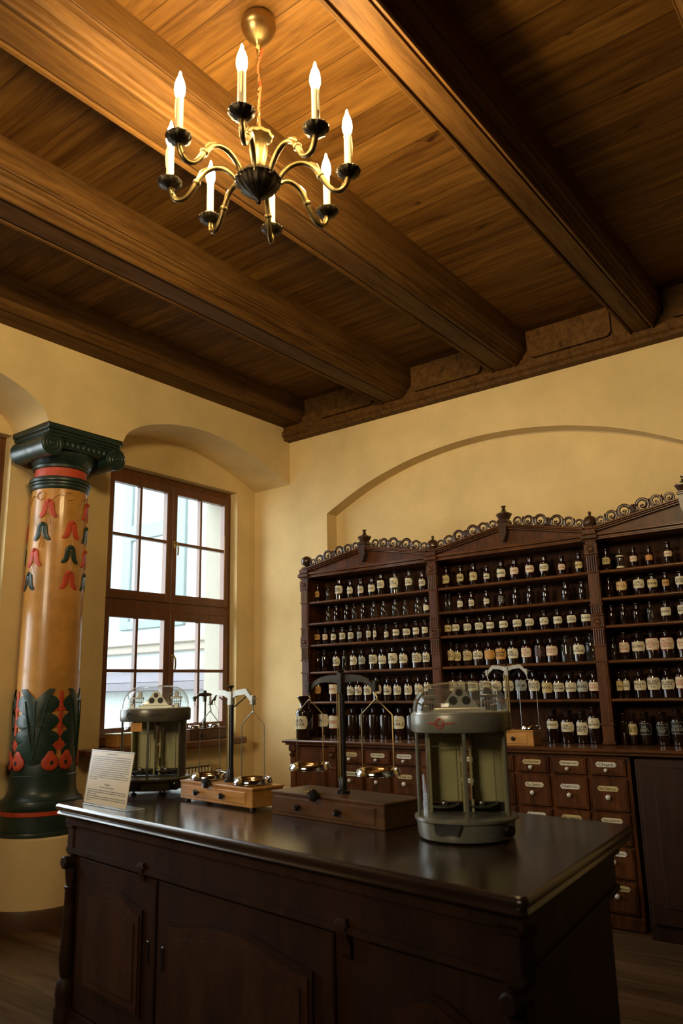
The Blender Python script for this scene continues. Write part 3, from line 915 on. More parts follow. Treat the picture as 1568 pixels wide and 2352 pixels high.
for i in range(3):
    xa, xb, xm = PX[i] + 0.045, PX[i + 1] - 0.045, APX[i]
    # tympanum and mouldings
    b = MB()
    b.prism([(xa, 2.66), (xb, 2.66), (xb, 2.742), (xm, 2.858), (xa, 2.742)], YF + 0.03, -0.03, 'y')
    ped = b.build('pediment', M['cab'], shelf)
    b = MB()
    b.box((xa, YF - 0.012, 2.655), (xb, -0.04, 2.668), bev=0.003)
    b.box((xa, YF - 0.002, 2.667), (xb, -0.04, 2.685), bev=0.004)
    b.box((xa, YF - 0.022, 2.685), (xb, -0.04, 2.700), bev=0.004)
    b.box((xa, YF - 0.008, 2.700), (xb, -0.04, 2.709), bev=0.002)
    for s, xe in ((1, xa), (-1, xb)):
        L = math.hypot(xm - xe, 0.125)
        an = math.atan2(0.125, abs(xm - xe))
        T = Matrix.Translation((xe, 0, 2.722)) @ (Matrix.Rotation(-an, 4, 'Y') if s > 0 else Matrix.Rotation(math.pi, 4, 'Z') @ Matrix.Rotation(-an, 4, 'Y'))
        ya, yb = (YF - 0.02, -0.04) if s > 0 else (0.04, -YF + 0.02)
        d = 1 if s > 0 else -1
        yy = lambda q: (YF + q) * d
        b.box((0, yy(0.0), 0.0), (L, -0.04 * d, 0.012), T=T, bev=0.002)
        b.box((0, yy(-0.018), 0.012), (L, -0.04 * d, 0.022), T=T, bev=0.003)
        b.box((0, yy(-0.030), 0.022), (L, -0.04 * d, 0.036), T=T, bev=0.004)
    b.build('cornice', M['cabh'], ped)
    # cresting, one run on each slope
    for s, xe in ((1, xa), (-1, xb)):
        L = math.hypot(xm - xe, 0.125)
        an = math.atan2(0.125, abs(xm - xe))
        T = Matrix.Translation((xe, YF + 0.028, 2.760)) @ (Matrix.Rotation(-an, 4, 'Y') if s > 0 else Matrix.Scale(-1, 4, (1, 0, 0)) @ Matrix.Rotation(-an, 4, 'Y'))
        c = MB()
        c.box((0, -0.008, -0.004), (L, 0.008, 0.008), T=T, bev=0.002)
        us = [(0.045, 0.031), (0.128, 0.038), (0.224, 0.044), (0.358, 0.044), (0.455, 0.038), (0.545, 0.032)]
        sc = (L - 0.05) / 0.60
        for k, (u, r) in enumerate(us):
            scroll(c, u * sc, 0.004 + r, r, 1 if k % 2 else -1, T)
        for u in (0.085, 0.175, 0.41, 0.50):
            c.tube([(u * sc, 0, 0.03), (u * sc, 0, 0.066), (u * sc + 0.004, 0, 0.078)], [0.009, 0.007, 0.003], 6, T=T)
        for q in range(-3, 4):
            c.tube([(0.291 * sc, 0, 0.02), (0.291 * sc + q * 0.011, -0.006, 0.062), (0.291 * sc + q * 0.0135, 0, 0.078 - abs(q) * 0.004)], [0.006, 0.0075, 0.004], 6, T=T)
            c.tube([(0.291 * sc, 0, 0.03), (0.291 * sc + q * 0.010, -0.006, 0.006)], [0.005, 0.006], 6, T=T)
        c.build('cresting', M['carved'], ped)
    # key block and urn
    b = MB()
    y0 = YF - 0.035
    b.prism([(xm - 0.038, 2.90), (xm - 0.030, 2.80), (xm - 0.012, 2.755), (xm, 2.735), (xm + 0.012, 2.755), (xm + 0.030, 2.80), (xm + 0.038, 2.90)], y0, YF + 0.06, 'y')
    b.box((xm - 0.045, y0 - 0.008, 2.895), (xm + 0.045, YF + 0.075, 2.912), bev=0.004)
    b.box((xm - 0.038, y0, 2.912), (xm + 0.038, YF + 0.07, 2.925), bev=0.003)
    b.lathe([(0.040, 2.925), (0.046, 2.935), (0.060, 2.958), (0.066, 2.966), (0.066, 2.976), (0.050, 2.980), (0.034, 2.988), (0.020, 3.000), (0.014, 3.015), (0.013, 3.028), (0.020, 3.035), (0.020, 3.042), (0.0, 3.046)], 8, cx=xm, cy=YF + 0.02, a0=math.pi / 8, a1=math.pi / 8 + math.tau, smooth=False)
    b.build('finial', M['carved'], ped)

# ================================================================== DRAWER CABINET below
base = thing('drawer_cabinet', 'dark walnut drawer cabinet with white enamel name plates under the jar shelf', 'cabinet', (0, 0, 0))
YB = -0.56
b = MB()
b.box((0.47, YB + 0.02, 0.08), (3.50, -0.02, 1.10))
b.box((0.45, YB + 0.01, 0.0), (3.50, -0.02, 0.09), bev=0.01)
b.build('carcass', M['cab'], base)
b = MB()
b.box((0.405, -0.615, 1.128), (4.80, -0.008, 1.153), bev=0.008)
b.box((0.43, -0.595, 1.108), (4.78, -0.008, 1.13), bev=0.006)
b.build('worktop', M['cabh'], base)
# left door section
b = MB()
b.box((0.47, YB, 0.09), (1.005, YB + 0.03, 1.095))
for x0, x1, z0, z1 in ((0.62, 0.87, 0.955, 1.055), (0.62, 0.87, 0.14, 0.90)):
    b.box((x0 - 0.02, YB - 0.006, z0 - 0.02), (x1 + 0.02, YB + 0.01, z1 + 0.02), bev=0.006)
    b.box((x0, YB - 0.016, z0), (x1, YB, z1), bev=0.012)
d = b.build('door', M['cab'], base)
for x in (0.505, 0.965):
    b = MB()
    b.box((x - 0.033, YB - 0.012, 0.09), (x + 0.033, YB + 0.02, 1.06), bev=0.006)
    b.box((x - 0.040, YB - 0.030, 1.055), (x + 0.040, YB + 0.02, 1.108), bev=0.008)
    b.sphere((x, YB - 0.026, 1.03), 0.022, 12, 8)
    b.box((x - 0.036, YB - 0.018, 0.915), (x + 0.036, YB + 0.02, 0.93), bev=0.003)
    b.build('pilaster', M['cab'], base)
names = [['Flor.Arnicae', 'Rad.Liquirit.', 'Ungt.Cereum', 'Cort.Frangul.', 'Herb.Thymi', 'Fol.Menthae', 'Empl.diapal.simpl.', 'Empl.sapon.extd.', 'Chart.'],
         ['Herb.Absinth.', 'Fol.Sennae', 'Fol.Uvae Ursi', 'Rad.Valerian.', 'Sem.Lini', 'Flor.Tiliae', 'Flor.Sambuc.', 'Fol.Jugland.conc.', 'Rad.Calam.conc.'],
         ['Cort.Quercus', 'Sem.Foenic.', 'Fol.Salviae', 'Rad.Althaeae', 'Lichen Isl.', 'Herb.Equiset.', 'Flor.Lavand.', 'Flor.Chamomill.', 'Spec.Laxant.'],
         ['Spec.Lignor.'] * 9, ['Fol.Malvae'] * 9]
rows = [(0.972, 1.085, 1.046, 1.010, 0.0135), (0.742, 0.955, 0.889, 0.835, 0.0165), (0.528, 0.728, 0.684, 0.634, 0.015), (0.318, 0.514, 0.478, 0.425, 0.015), (0.105, 0.304, 0.262, 0.215, 0.015)]
tints = ['paper_c', 'porcelain', 'paper_y']
for r, (z0, z1, zl, zk, kr) in enumerate(rows):
    for k in range(9):
        xc = 1.155 + 0.2745 * k
        b = MB()
        b.box((xc - 0.124, YB - 0.004, z0), (xc + 0.124, YB + 0.03, z1), bev=0.005)
        b.box((xc - 0.112, YB - 0.008, z0 + 0.012), (xc + 0.112, YB, z1 - 0.012), bev=0.003)
        dr = b.build('drawer', M['cab'], base)
        dx = (0.008 * math.sin(k * 2.1 + r))
        lab = MB()
        hw, hh = 0.074, 0.0165
        pl = [(xc + dx - hw, zl), (xc + dx - hw + 0.006, zl + hh * 0.5), (xc + dx - hw + 0.014, zl + hh), (xc + dx + hw - 0.014, zl + hh), (xc + dx + hw - 0.006, zl + hh * 0.5), (xc + dx + hw, zl),
              (xc + dx + hw - 0.006, zl - hh * 0.5), (xc + dx + hw - 0.014, zl - hh), (xc + dx - hw + 0.014, zl - hh), (xc + dx - hw + 0.006, zl - hh * 0.5)]
        lab.prism(pl, YB - 0.0125, YB - 0.007, 'y')
        for s in (-1, 1):
            lab.cyl((0, 0), 0.0032, 0, 0.002, 8, 1, T=Matrix.Translation((xc + dx + s * (hw - 0.009), YB - 0.0125, zl)) @ Matrix.Rotation(math.pi / 2, 4, 'X'))
        vs, fs = fitted_text([names[r][k]], 2 * hw - 0.034, 0.022)
        lab.add([(xc + dx + u, YB - 0.0130, zl + v) for u, v in vs], fs, 1)
        lab.build('name_plate', [M[['paper_y', 'porcelain', 'paper_c'][(k * 2 + r * 5) % 3]], M['ink_k']], dr)
        kn = MB()
        big = kr * (1.15 if (k + r) % 3 == 0 else 1.0)
        kn.lathe([(0.006, 0.0), (0.006, 0.010), (big * 0.8, 0.014), (big, 0.022), (big * 0.9, 0.032), (big * 0.5, 0.038), (0.0, 0.040)], 16, T=Matrix.Translation((xc - 0.004, YB - 0.007, zk)) @ Matrix.Rotation(math.pi / 2, 4, 'X'))
        kn.build('knob', M['porcelain'], dr)
# deeper cupboard to the right, standing forward
cup = thing('cupboard', 'dark wooden cupboard standing forward at the right end of the drawer cabinet', 'cupboard', (3.56, -0.62, 0))
b = MB()
b.box((0, -0.02, 0.0), (1.24, 0.60, 1.095), bev=0.004)
b.build('body', M['counter'], cup)
for x0, x1 in ((0.03, 0.61), (0.63, 1.21)):
    b = MB()
    b.box((x0, -0.045, 0.10), (x1, -0.02, 1.05), bev=0.005)
    b.box((x0 + 0.09, -0.052, 0.20), (x1 - 0.09, -0.04, 0.95), bev=0.008)
    dd = b.build('door', M['counter'], cup)

# one line per jar: bay; shelf; x; label height; label width; label tall; kind; paper; ink; words
JARS = """
0;0;0.531;0.077;0.049;0.053;A;o;k;TER
0;0;0.663;0.061;0.038;0.040;C;-;-;
0;0;0.791;0.098;0.080;0.068;A;c;k;FERR.|OXYD.
0;0;0.928;0.077;0.060;0.055;A;c;k;ZINC.
0;0;1.052;0.073;0.062;0.058;A;c;k;KALI|JOD.
0;0;1.177;0.075;0.070;0.058;A;c;k;TART.
0;0;1.280;0.102;0.071;0.065;A;c;k;ACID.|TANNIC.
0;0;1.424;0.103;0.082;0.083;C;c;k;OL.|JECOR.
0;0;1.585;0.095;0.063;0.060;C;c;k;OL.|LINI
0;0;1.726;0.073;0.060;0.052;A;c;k;HYDR.|BICHL.
0;1;0.661;0.078;0.043;0.048;C;-;-;
0;1;0.758;0.075;0.057;0.048;N;-;-;
0;1;0.882;0.074;0.056;0.047;N;-;-;
0;1;0.972;0.067;0.038;0.047;C;-;-;
0;1;1.076;0.063;0.054;0.046;N;-;-;
0;1;1.190;0.066;0.055;0.054;C;-;-;
0;1;1.303;0.057;0.048;0.049;C;-;-;
0;1;1.428;0.059;0.053;0.053;C;-;-;
0;1;1.539;0.050;0.038;0.045;C;-;-;
0;1;1.669;0.055;0.050;0.051;C;-;-;
0;1;1.758;0.055;0.049;0.044;A;c;k;
0;2;0.508;0.074;0.063;0.048;A;o;k;CRET.
0;2;0.619;0.070;0.057;0.052;A;c;r;SAL
0;2;0.720;0.064;0.056;0.051;A;c;k;SULF.
0;2;0.825;0.068;0.063;0.056;A;c;k;PULV.|RHEI
0;2;0.925;0.066;0.059;0.054;A;c;k;PULV.|ALOES
0;2;1.028;0.066;0.050;0.052;A;g;k;BOL.|ALB.
0;2;1.133;0.068;0.046;0.055;A;c;k;SAL|CARL.
0;2;1.207;0.065;0.031;0.053;A;c;k;TR.
0;2;1.330;0.052;0.043;0.045;A;c;k;BALS.
0;2;1.430;0.065;0.064;0.052;A;c;k;ALUMEN
0;2;1.541;0.063;0.071;0.050;A;c;k;NATR.|BICARB.
0;2;1.642;0.065;0.058;0.055;A;c;k;BORAX
0;2;1.735;0.067;0.054;0.049;A;c;k;TALC.
0;3;0.513;0.082;0.058;0.056;N;-;-;
0;3;0.600;0.087;0.066;0.071;N;-;-;
0;3;0.744;0.088;0.074;0.074;A;c;k;TRA.|AMARA
0;3;0.840;0.086;0.041;0.070;C;-;-;
0;3;0.946;0.089;0.072;0.069;A;c;k;TINCT.
0;3;1.044;0.087;0.067;0.061;A;g;k;TRA.|ARNIC.
0;3;1.167;0.094;0.083;0.072;A;c;k;TRA.|VALERI.|AETH.
0;3;1.269;0.084;0.076;0.066;A;c;k;O.|MALI
0;3;1.381;0.094;0.089;0.082;A;c;k;TRA.|OPII SIMPL.
0;3;1.495;0.085;0.077;0.068;A;c;k;TRA.|GENTIAN.
0;3;1.630;0.087;0.089;0.071;A;c;k;MIXT.|SULFUR.|ACIDA
0;3;1.733;0.085;0.065;0.071;A;c;k;TRA.|FERRI
0;4;0.499;0.108;0.061;0.065;A;o;k;AQ.
0;4;0.696;0.112;0.100;0.084;A;c;r;PHENOL.
0;4;0.805;0.103;0.064;0.072;A;c;k;SIR.
0;4;0.903;0.091;0.068;0.067;A;c;k;SIR.|RUBI
0;4;0.992;0.091;0.073;0.067;A;c;k;SIR.|RHEI
0;4;1.096;0.092;0.077;0.066;A;c;k;SPIR.|VINI
0;4;1.196;0.101;0.086;0.074;A;c;k;SPIR.|CAMPH.
0;4;1.314;0.090;0.075;0.069;A;c;k;LIQ.|AMM.
0;4;1.420;0.089;0.073;0.069;A;c;k;OL.|RICINI
0;4;1.534;0.089;0.072;0.072;A;c;k;OL.|SES.
0;4;1.642;0.091;0.076;0.074;A;c;k;LIQ.|BUROWI
0;4;1.733;0.108;0.066;0.058;A;c;k;AETH.
0;5;0.514;0.154;0.149;0.105;A;c;k;SAL.
0;5;0.694;0.139;0.129;0.108;A;c;r;ARSENIC.
0;5;0.909;0.167;0.104;0.098;N;-;-;
0;5;1.030;0.167;0.103;0.097;N;-;-;
0;5;1.143;0.168;0.101;0.096;N;-;-;
0;5;1.265;0.169;0.099;0.095;N;-;-;
0;5;1.420;0.141;0.102;0.098;A;c;k;O.|CALI
0;5;1.549;0.146;0.105;0.101;N;-;-;
1;0;1.969;0.077;0.061;0.064;A;y;k;RES.
1;0;2.109;0.078;0.060;0.059;A;y;k;GUMM.
1;0;2.234;0.077;0.066;0.063;A;y;k;FOL.
1;0;2.360;0.064;0.050;0.041;A;c;k;AMM.
1;0;2.491;0.077;0.071;0.061;A;c;k;MAGNES.
1;0;2.610;0.083;0.069;0.054;A;c;r;COFFEIN.
1;0;2.745;0.084;0.068;0.055;A;c;r;CHININ.
1;0;2.867;0.083;0.067;0.052;A;c;k;CHLORAL.|HYDR.
1;0;3.016;0.069;0.051;0.043;A;c;r;KAL.|PERM.
1;0;3.154;0.070;0.052;0.049;A;y;k;MENTH.
1;1;1.902;0.091;0.051;0.050;C;-;-;
1;1;1.996;0.083;0.050;0.050;C;-;-;
1;1;2.095;0.060;0.049;0.049;A;c;k;AC.
1;1;2.204;0.060;0.047;0.049;A;c;k;AC.|BOR.
1;1;2.345;0.061;0.048;0.040;A;c;k;IOD.
1;1;2.480;0.064;0.049;0.048;O;x;w;NATR.|BROM.
1;1;2.607;0.071;0.055;0.051;N;-;-;
1;1;2.730;0.068;0.054;0.051;N;-;-;
1;1;2.863;0.057;0.044;0.042;N;-;-;
1;1;3.029;0.067;0.065;0.058;N;-;-;
1;1;3.159;0.059;0.044;0.042;N;-;-;
1;2;1.936;0.067;0.060;0.052;A;y;k;THYM.
1;2;2.039;0.068;0.064;0.050;A;c;k;EXTR.
1;2;2.151;0.066;0.066;0.053;A;c;k;TRA.|RHEI
1;2;2.260;0.067;0.069;0.053;A;c;k;EXT.|LIQUIR.
1;2;2.363;0.067;0.064;0.050;A;c;k;CARBON.
1;2;2.481;0.067;0.070;0.050;A;c;k;STANNUM
1;2;2.602;0.069;0.069;0.053;A;c;k;LIQ.|AMMON.
1;2;2.709;0.070;0.068;0.052;A;c;k;AC.|NITRIC.
1;2;2.832;0.070;0.066;0.052;A;c;k;EX.|HYDR. RAD.
1;2;2.945;0.070;0.065;0.051;A;c;k;GLYCERIN.
1;2;3.056;0.070;0.067;0.051;A;c;k;ZN.|SULFUR.
1;2;3.171;0.072;0.072;0.050;A;c;k;UNG. TAURIN.
1;3;1.909;0.093;0.088;0.076;A;y;k;SIR.|MENTH. PIP.
1;3;2.044;0.083;0.086;0.067;A;y;k;TINCT.|GENTIAN.
1;3;2.132;0.084;0.082;0.071;A;y;k;OL.|LIQUIRIT.|SI.
1;3;2.229;0.086;0.081;0.059;A;c;k;SIR.|CINNAM.
1;3;2.336;0.085;0.085;0.067;A;o;k;
1;3;2.436;0.085;0.085;0.077;A;o;k;VINUM|PEPSIN.
1;3;2.544;0.085;0.084;0.072;A;c;k;SIR.|SENEG.
1;3;2.661;0.088;0.079;0.071;A;c;r;EX.|BELLAD.|SIC.
1;3;2.772;0.089;0.078;0.066;O;x;q;TRA.|OPII
1;3;2.873;0.091;0.092;0.070;A;c;r;PHENOL.|LIQU.
1;3;2.989;0.080;0.077;0.073;C;-;-;
1;3;3.090;0.091;0.085;0.064;A;c;k;SIR.|ALTHAEAE
1;3;3.184;0.086;0.075;0.072;C;-;-;
1;4;1.947;0.115;0.092;0.073;A;c;k;AQ.|FOENIC.
1;4;2.058;0.113;0.091;0.073;A;c;k;AQ.|ROS.
1;4;2.166;0.111;0.089;0.072;A;c;k;SPIR.|ANIS.
1;4;2.272;0.109;0.088;0.071;A;c;k;SPIR.|SAPON.
1;4;2.377;0.107;0.087;0.070;A;c;k;TRA.|MYRRH.
1;4;2.484;0.107;0.085;0.073;A;c;k;TRA.|ABSINTH.
1;4;2.592;0.107;0.089;0.074;A;g;k;R. SUIM.
1;4;2.704;0.103;0.086;0.073;A;c;k;SIRUPUS|STOECH.
1;4;2.811;0.087;0.081;0.072;A;y;k;NATR.
1;4;2.906;0.088;0.080;0.062;A;c;k;TINCT.|THYMI
1;4;3.002;0.088;0.082;0.064;A;c;k;OL.|TEREBINTH.
1;4;3.094;0.090;0.078;0.070;A;g;k;MENAE.
1;4;3.185;0.089;0.077;0.062;A;c;r;TOX.|PHENOL.
1;5;2.831;0.134;0.083;0.053;A;c;k;BORAX
1;5;2.948;0.119;0.093;0.066;A;c;k;SIR.|CALC.
1;5;3.062;0.107;0.091;0.085;A;c;k;AQUA|DEST.
1;5;3.154;0.148;0.081;0.069;A;c;k;O.|ARACHIDIS
2;0;3.365;0.077;0.055;0.048;A;y;k;TER.|OX.
2;0;3.470;0.071;0.049;0.052;B;-;-;
2;0;3.573;0.070;0.049;0.041;A;c;r;KREOS.
2;0;3.686;0.065;0.046;0.038;A;o;r;JOD.
2;0;3.821;0.078;0.051;0.040;A;c;r;MORPH.
2;1;3.343;0.088;0.055;0.057;N;-;-;
2;1;3.462;0.082;0.072;0.063;A;y;r;STRYCHN.
2;1;3.589;0.086;0.072;0.059;A;c;k;EXTR.|HYOSC. SIC.
2;1;3.687;0.080;0.065;0.055;A;y;k;RESINA
2;1;3.782;0.075;0.045;0.044;A;o;k;CERA
2;1;3.881;0.082;0.059;0.054;A;c;k;EXTR.|SECAL.
2;2;3.358;0.092;0.054;0.052;N;-;-;
2;2;3.456;0.084;0.053;0.051;N;-;-;
2;2;3.552;0.081;0.061;0.051;N;-;-;
2;2;3.649;0.078;0.043;0.055;C;-;-;
2;2;3.759;0.075;0.064;0.055;A;c;k;ARGENT.
2;2;3.875;0.081;0.063;0.057;A;c;k;EXTR.|MALTI
2;3;3.347;0.067;0.036;0.064;C;-;-;
2;3;3.437;0.090;0.090;0.070;A;c;r;TINCT.|DIGITALIS
2;3;3.537;0.092;0.085;0.063;A;c;k;GLYCERIN.
2;3;3.637;0.104;0.100;0.079;A;c;r;ACID.|HYDROCHLOR.|DILUT.
2;3;3.739;0.103;0.097;0.078;A;c;r;TINCT.|DIGITALIS|PURPUR.
2;3;3.851;0.094;0.079;0.069;A;c;r;TINCT.|IODI
2;4;3.341;0.090;0.075;0.065;A;y;k;EX.|ROSMARINI
2;4;3.427;0.092;0.081;0.065;A;c;k;TAXUS|ROSMARINI
2;4;3.521;0.090;0.078;0.063;A;c;k;MUCILAGO|G. A.
2;4;3.617;0.100;0.094;0.078;A;c;k;SOL. SALIS|PHENYLI|V.A.
2;4;3.715;0.093;0.082;0.062;A;c;k;EX. SALIS|PHENYL.|D.A.
2;4;3.811;0.104;0.079;0.077;A;c;r;TOXICA|VENEN.
2;5;3.341;0.113;0.070;0.068;N;-;-;
2;5;3.440;0.108;0.085;0.071;A;y;k;AQUA|CALCIS
2;5;3.526;0.112;0.079;0.073;O;x;w;SIR.|SIMPL.
2;5;3.645;0.108;0.077;0.072;O;x;w;DECOCT.|SALEP
2;5;3.748;0.121;0.083;0.077;O;x;w;AQUA|SALVIAE
"""

# ================================================================== JARS
def jar(root, r, hb, kind, lz, lw, lh, paper, ink, txt, face=-math.pi / 2, stop='flat'):
    nk = r * (0.50 if kind != 'C' else 0.40)
    body = M['jarclear'] if kind in 'CB' else M['amber']
    nh = 0.30 * r + 0.006
    pr = [(r * 0.9, 0.0), (r, 0.005), (r, hb - 0.30 * r), (r * 0.97, hb - 0.15 * r), (r * 0.82, hb + 0.02 * r), (r * 0.60, hb + 0.14 * r), (nk, hb + 0.22 * r),
          (nk, hb + 0.22 * r + nh), (nk * 1.22, hb + 0.22 * r + nh + 0.002), (nk * 1.22, hb + 0.22 * r + nh + 0.006), (nk * 0.9, hb + 0.22 * r + nh + 0.008)]
    MB().lathe(pr, 24).build('bottle', body, root)
    zt = hb + 0.22 * r + nh + 0.006
    if stop == 'flare':
        sp = [(nk * 0.9, zt), (nk * 0.95, zt + 0.006), (nk * 1.55, zt + 0.055), (nk * 1.75, zt + 0.062), (nk * 1.75, zt + 0.068), (nk * 1.3, zt + 0.07)]
    elif kind in 'CB':
        sp = [(nk * 0.8, zt), (nk * 0.75, zt + 0.006), (nk * 0.9, zt + 0.010), (nk * 0.95, zt + 0.022), (nk * 0.7, zt + 0.028), (0, zt + 0.029)]
    else:
        sp = [(nk * 0.85, zt), (nk * 0.80, zt + 0.004), (nk * 1.15, zt + 0.008), (nk * 1.30, zt + 0.013), (nk * 1.25, zt + 0.018), (nk * 0.6, zt + 0.022), (0, zt + 0.023)]
    MB().lathe(sp, 20).build('stopper', body, root)
    if not paper or paper == '-':
        if kind == 'B':
            for z0, z1 in ((0.012, 0.026), (hb - 0.022, hb - 0.012)):
                MB().lathe([(r + 0.0005, z0), (r + 0.0005, z1)], 24).build('white_band', M['paper_c'], root)
        return
    R2 = r + 0.0012
    half = math.asin(min(0.95, lw * 0.5 / r))
    b = MB()
    n = 14
    cr = 0.34
    zc = lz
    def edge(t):          # rounded corners
        q = max(0.0, (abs(t) - (1 - cr)) / cr)
        return lh / 2 * (1 - 0.62 * (1 - math.sqrt(max(0, 1 - q * q))))
    def band(mi, s, rr, inner=0.0):
        vs, fs = [], []
        for i in range(n + 1):
            t = -1 + 2 * i / n
            a = face + half * s * t
            e = edge(t) * s
            vs += [(rr * math.cos(a), rr * math.sin(a), zc - e), (rr * math.cos(a), rr * math.sin(a), zc + e)]
        fs = [(2 * i, 2 * i + 2, 2 * i + 3, 2 * i + 1) for i in range(n)]
        b.add(vs, fs, mi, True)
    inkm = M['ink_' + (ink if ink != '-' else 'k')]
    if paper == 'x' or ink == 'r':
        band(1, 1.0, R2)
        band(0, 0.93, R2 + 0.0005)
    else:
        band(0, 1.0, R2)
    if txt:
        lines = txt.split('|')
        lt = len(lines)
        hh = lh * (0.26 if lt == 1 else 0.50 if lt == 2 else 0.66)
        vs, fs = fitted_text(lines, 2 * half * r * 0.78, hh)
        R3 = R2 + 0.0011
        b.add([(R3 * math.cos(face + u / r), R3 * math.sin(face + u / r), zc + v) for u, v in vs], fs, 1)
    b.build('paper_label', [M['paper_' + paper], inkm], root)

rowsd = {}
for ln in JARS.strip().split('\n'):
    bb, rr, x, lz, w, h, k, pa, ink, t = ln.split(';')
    rowsd.setdefault((int(bb), int(rr)), []).append([float(x), float(lz), float(w), float(h), k, pa, ink, t])
BAY = ['left', 'middle', 'right']
ROWN = ['top', 'second', 'third', 'fourth', 'fifth', 'bottom']
ORD = ['first', 'second', 'third', 'fourth', 'fifth', 'sixth', 'seventh', 'eighth', 'ninth', 'tenth', 'eleventh', 'twelfth', 'thirteenth', 'fourteenth']
PAPN = {'c': 'cream label', 'y': 'yellowed label', 'o': 'orange label', 'g': 'greyish label', 'x': 'black outlined label', '-': ''}
SHT = SHZ + [1.155]
for (bi, ri), L in sorted(rowsd.items()):
    L.sort(key=lambda q: q[0])
    lo, hi = PX[bi] + 0.05, PX[bi + 1] - 0.05
    for i, q in enumerate(L):
        q[0] = min(max(q[0], lo + q[2] * 0.5), hi - q[2] * 0.5)
    for i, (x, lz, w, h, k, pa, ink, t) in enumerate(L):
        w *= 1.08
        h *= 1.08
        r = max(w * 0.56, 0.022)
        gaps = []
        if i:
            gaps.append((x - L[i - 1][0]) * 0.495)
        if i < len(L) - 1:
            gaps.append((L[i + 1][0] - x) * 0.495)
        if ri == 5:
            r *= 1.0
        r = min([r] + gaps)
        w = min(w, r * 1.88)
        clear = (2.655 - 2.42) if ri == 0 else (SHT[ri - 1] - 0.024 - SHT[ri])
        hb = lz + h * 0.5 + 0.016 + 0.15 * r
        if k in 'NC':
            hb = max(hb, r * 2.1)
        hb = min(hb, clear - 0.06 - 0.5 * r)
        gl = 'clear glass' if k in 'CB' else 'dark brown'
        size = 'small' if r < 0.032 else ('large' if r > 0.047 else '')
        lab = PAPN[pa]
        if lab and ink == 'r':
            lab = lab.replace('label', 'label in red')
        kindw = 'bottle' if (k in 'CBN') else 'jar'
        desc = '%s%s %s%s' % (size + ' ' if size else '', gl, kindw, (' with ' + lab) if lab else (' with white bands' if k == 'B' else ' without label'))
        full = '%s, %s from left, %s shelf, %s bay' % (desc, ORD[i], ROWN[ri], BAY[bi])
        root = thing('apothecary_' + kindw, full, kindw, (x, -0.235 + r, SHT[ri]), 0.0, 'apothecary jars on the %s shelf of the %s bay' % (ROWN[ri], BAY[bi]))
        jar(root, r, hb, k, lz, w, h, pa, ink, t)
# big wide-necked jar left of the shelf, on the worktop ledge
root = thing('apothecary_jar', 'large brown jar with flared stopper at the left end of the worktop', 'jar', (0.56, -0.47, 1.153), 0.0)
jar(root, 0.077, 0.262, 'A', 0.150, 0.135, 0.115, 'c', 'k', 'NATR.|PERCHL.', stop='flare')

# ================================================================== COUNTER
CZ = 1.05
ct = thing('counter', 'long dark panelled dispensing counter with a worn shiny wooden top', 'counter', (1.517, -3.622, 0), math.radians(-8.745))
TL, TR, BR, BL = (0.0, 0.0), (2.848, 0.0), (2.56, 1.20), (-0.20, 1.15)
def inset(q, d):
    cx, cy = sum(p[0] for p in q) / 4, sum(p[1] for p in q) / 4
    return [(x + d * (1 if x < cx else -1), y + d * (1 if y < cy else -1)) for x, y in q]
quad = [TL, TR, BR, BL]
def corner_round(q, r=0.03):
    out = []
    n = len(q)
    for i in range(n):
        p0, p1, p2 = Vector(q[i - 1]), Vector(q[i]), Vector(q[(i + 1) % n])
        a = p1 + (p0 - p1).normalized() * r
        c = p1 + (p2 - p1).normalized() * r
        for k in range(5):
            t = k / 4
            out.append(tuple(a * (1 - t) ** 2 + p1 * 2 * t * (1 - t) + c * t * t))
    return out
b = MB()
layers = [(0.030, CZ - 0.060), (0.012, CZ - 0.055), (0.004, CZ - 0.046), (0.010, CZ - 0.038), (0.012, CZ - 0.034), (0.0, CZ - 0.028), (-0.003, CZ - 0.016), (0.0, CZ - 0.006), (0.008, CZ)]
rings = [corner_round(inset(quad, d)) for d, z in layers]
n = len(rings[0])
vs = [(p[0], p[1], layers[k][1]) for k, rg in enumerate(rings) for p in rg]
fs = [(k * n + i, k * n + (i + 1) % n, (k + 1) * n + (i + 1) % n, (k + 1) * n + i) for k in range(len(rings) - 1) for i in range(n)]
b.add(vs, fs, 0, True)
b.add(vs[:n], [tuple(range(n))[::-1]])
b.add(vs[-n:], [tuple(range(n))])
b.build('counter_top', M['top'], ct)
body = inset(quad, 0.085)
b = MB()
b.prism(body, 0.06, CZ - 0.06, 'z')
b.prism(inset(quad, 0.045), CZ - 0.10, CZ - 0.055, 'z')
b.prism(inset(quad, 0.062), CZ - 0.215, CZ - 0.095, 'z')
b.prism(inset(quad, 0.052), CZ - 0.235, CZ - 0.212, 'z')
b.prism(inset(quad, 0.05), 0.0, 0.075, 'z')
b.prism(inset(quad, 0.062), 0.075, 0.11, 'z')
b.build('carcass', M['counter'], ct)

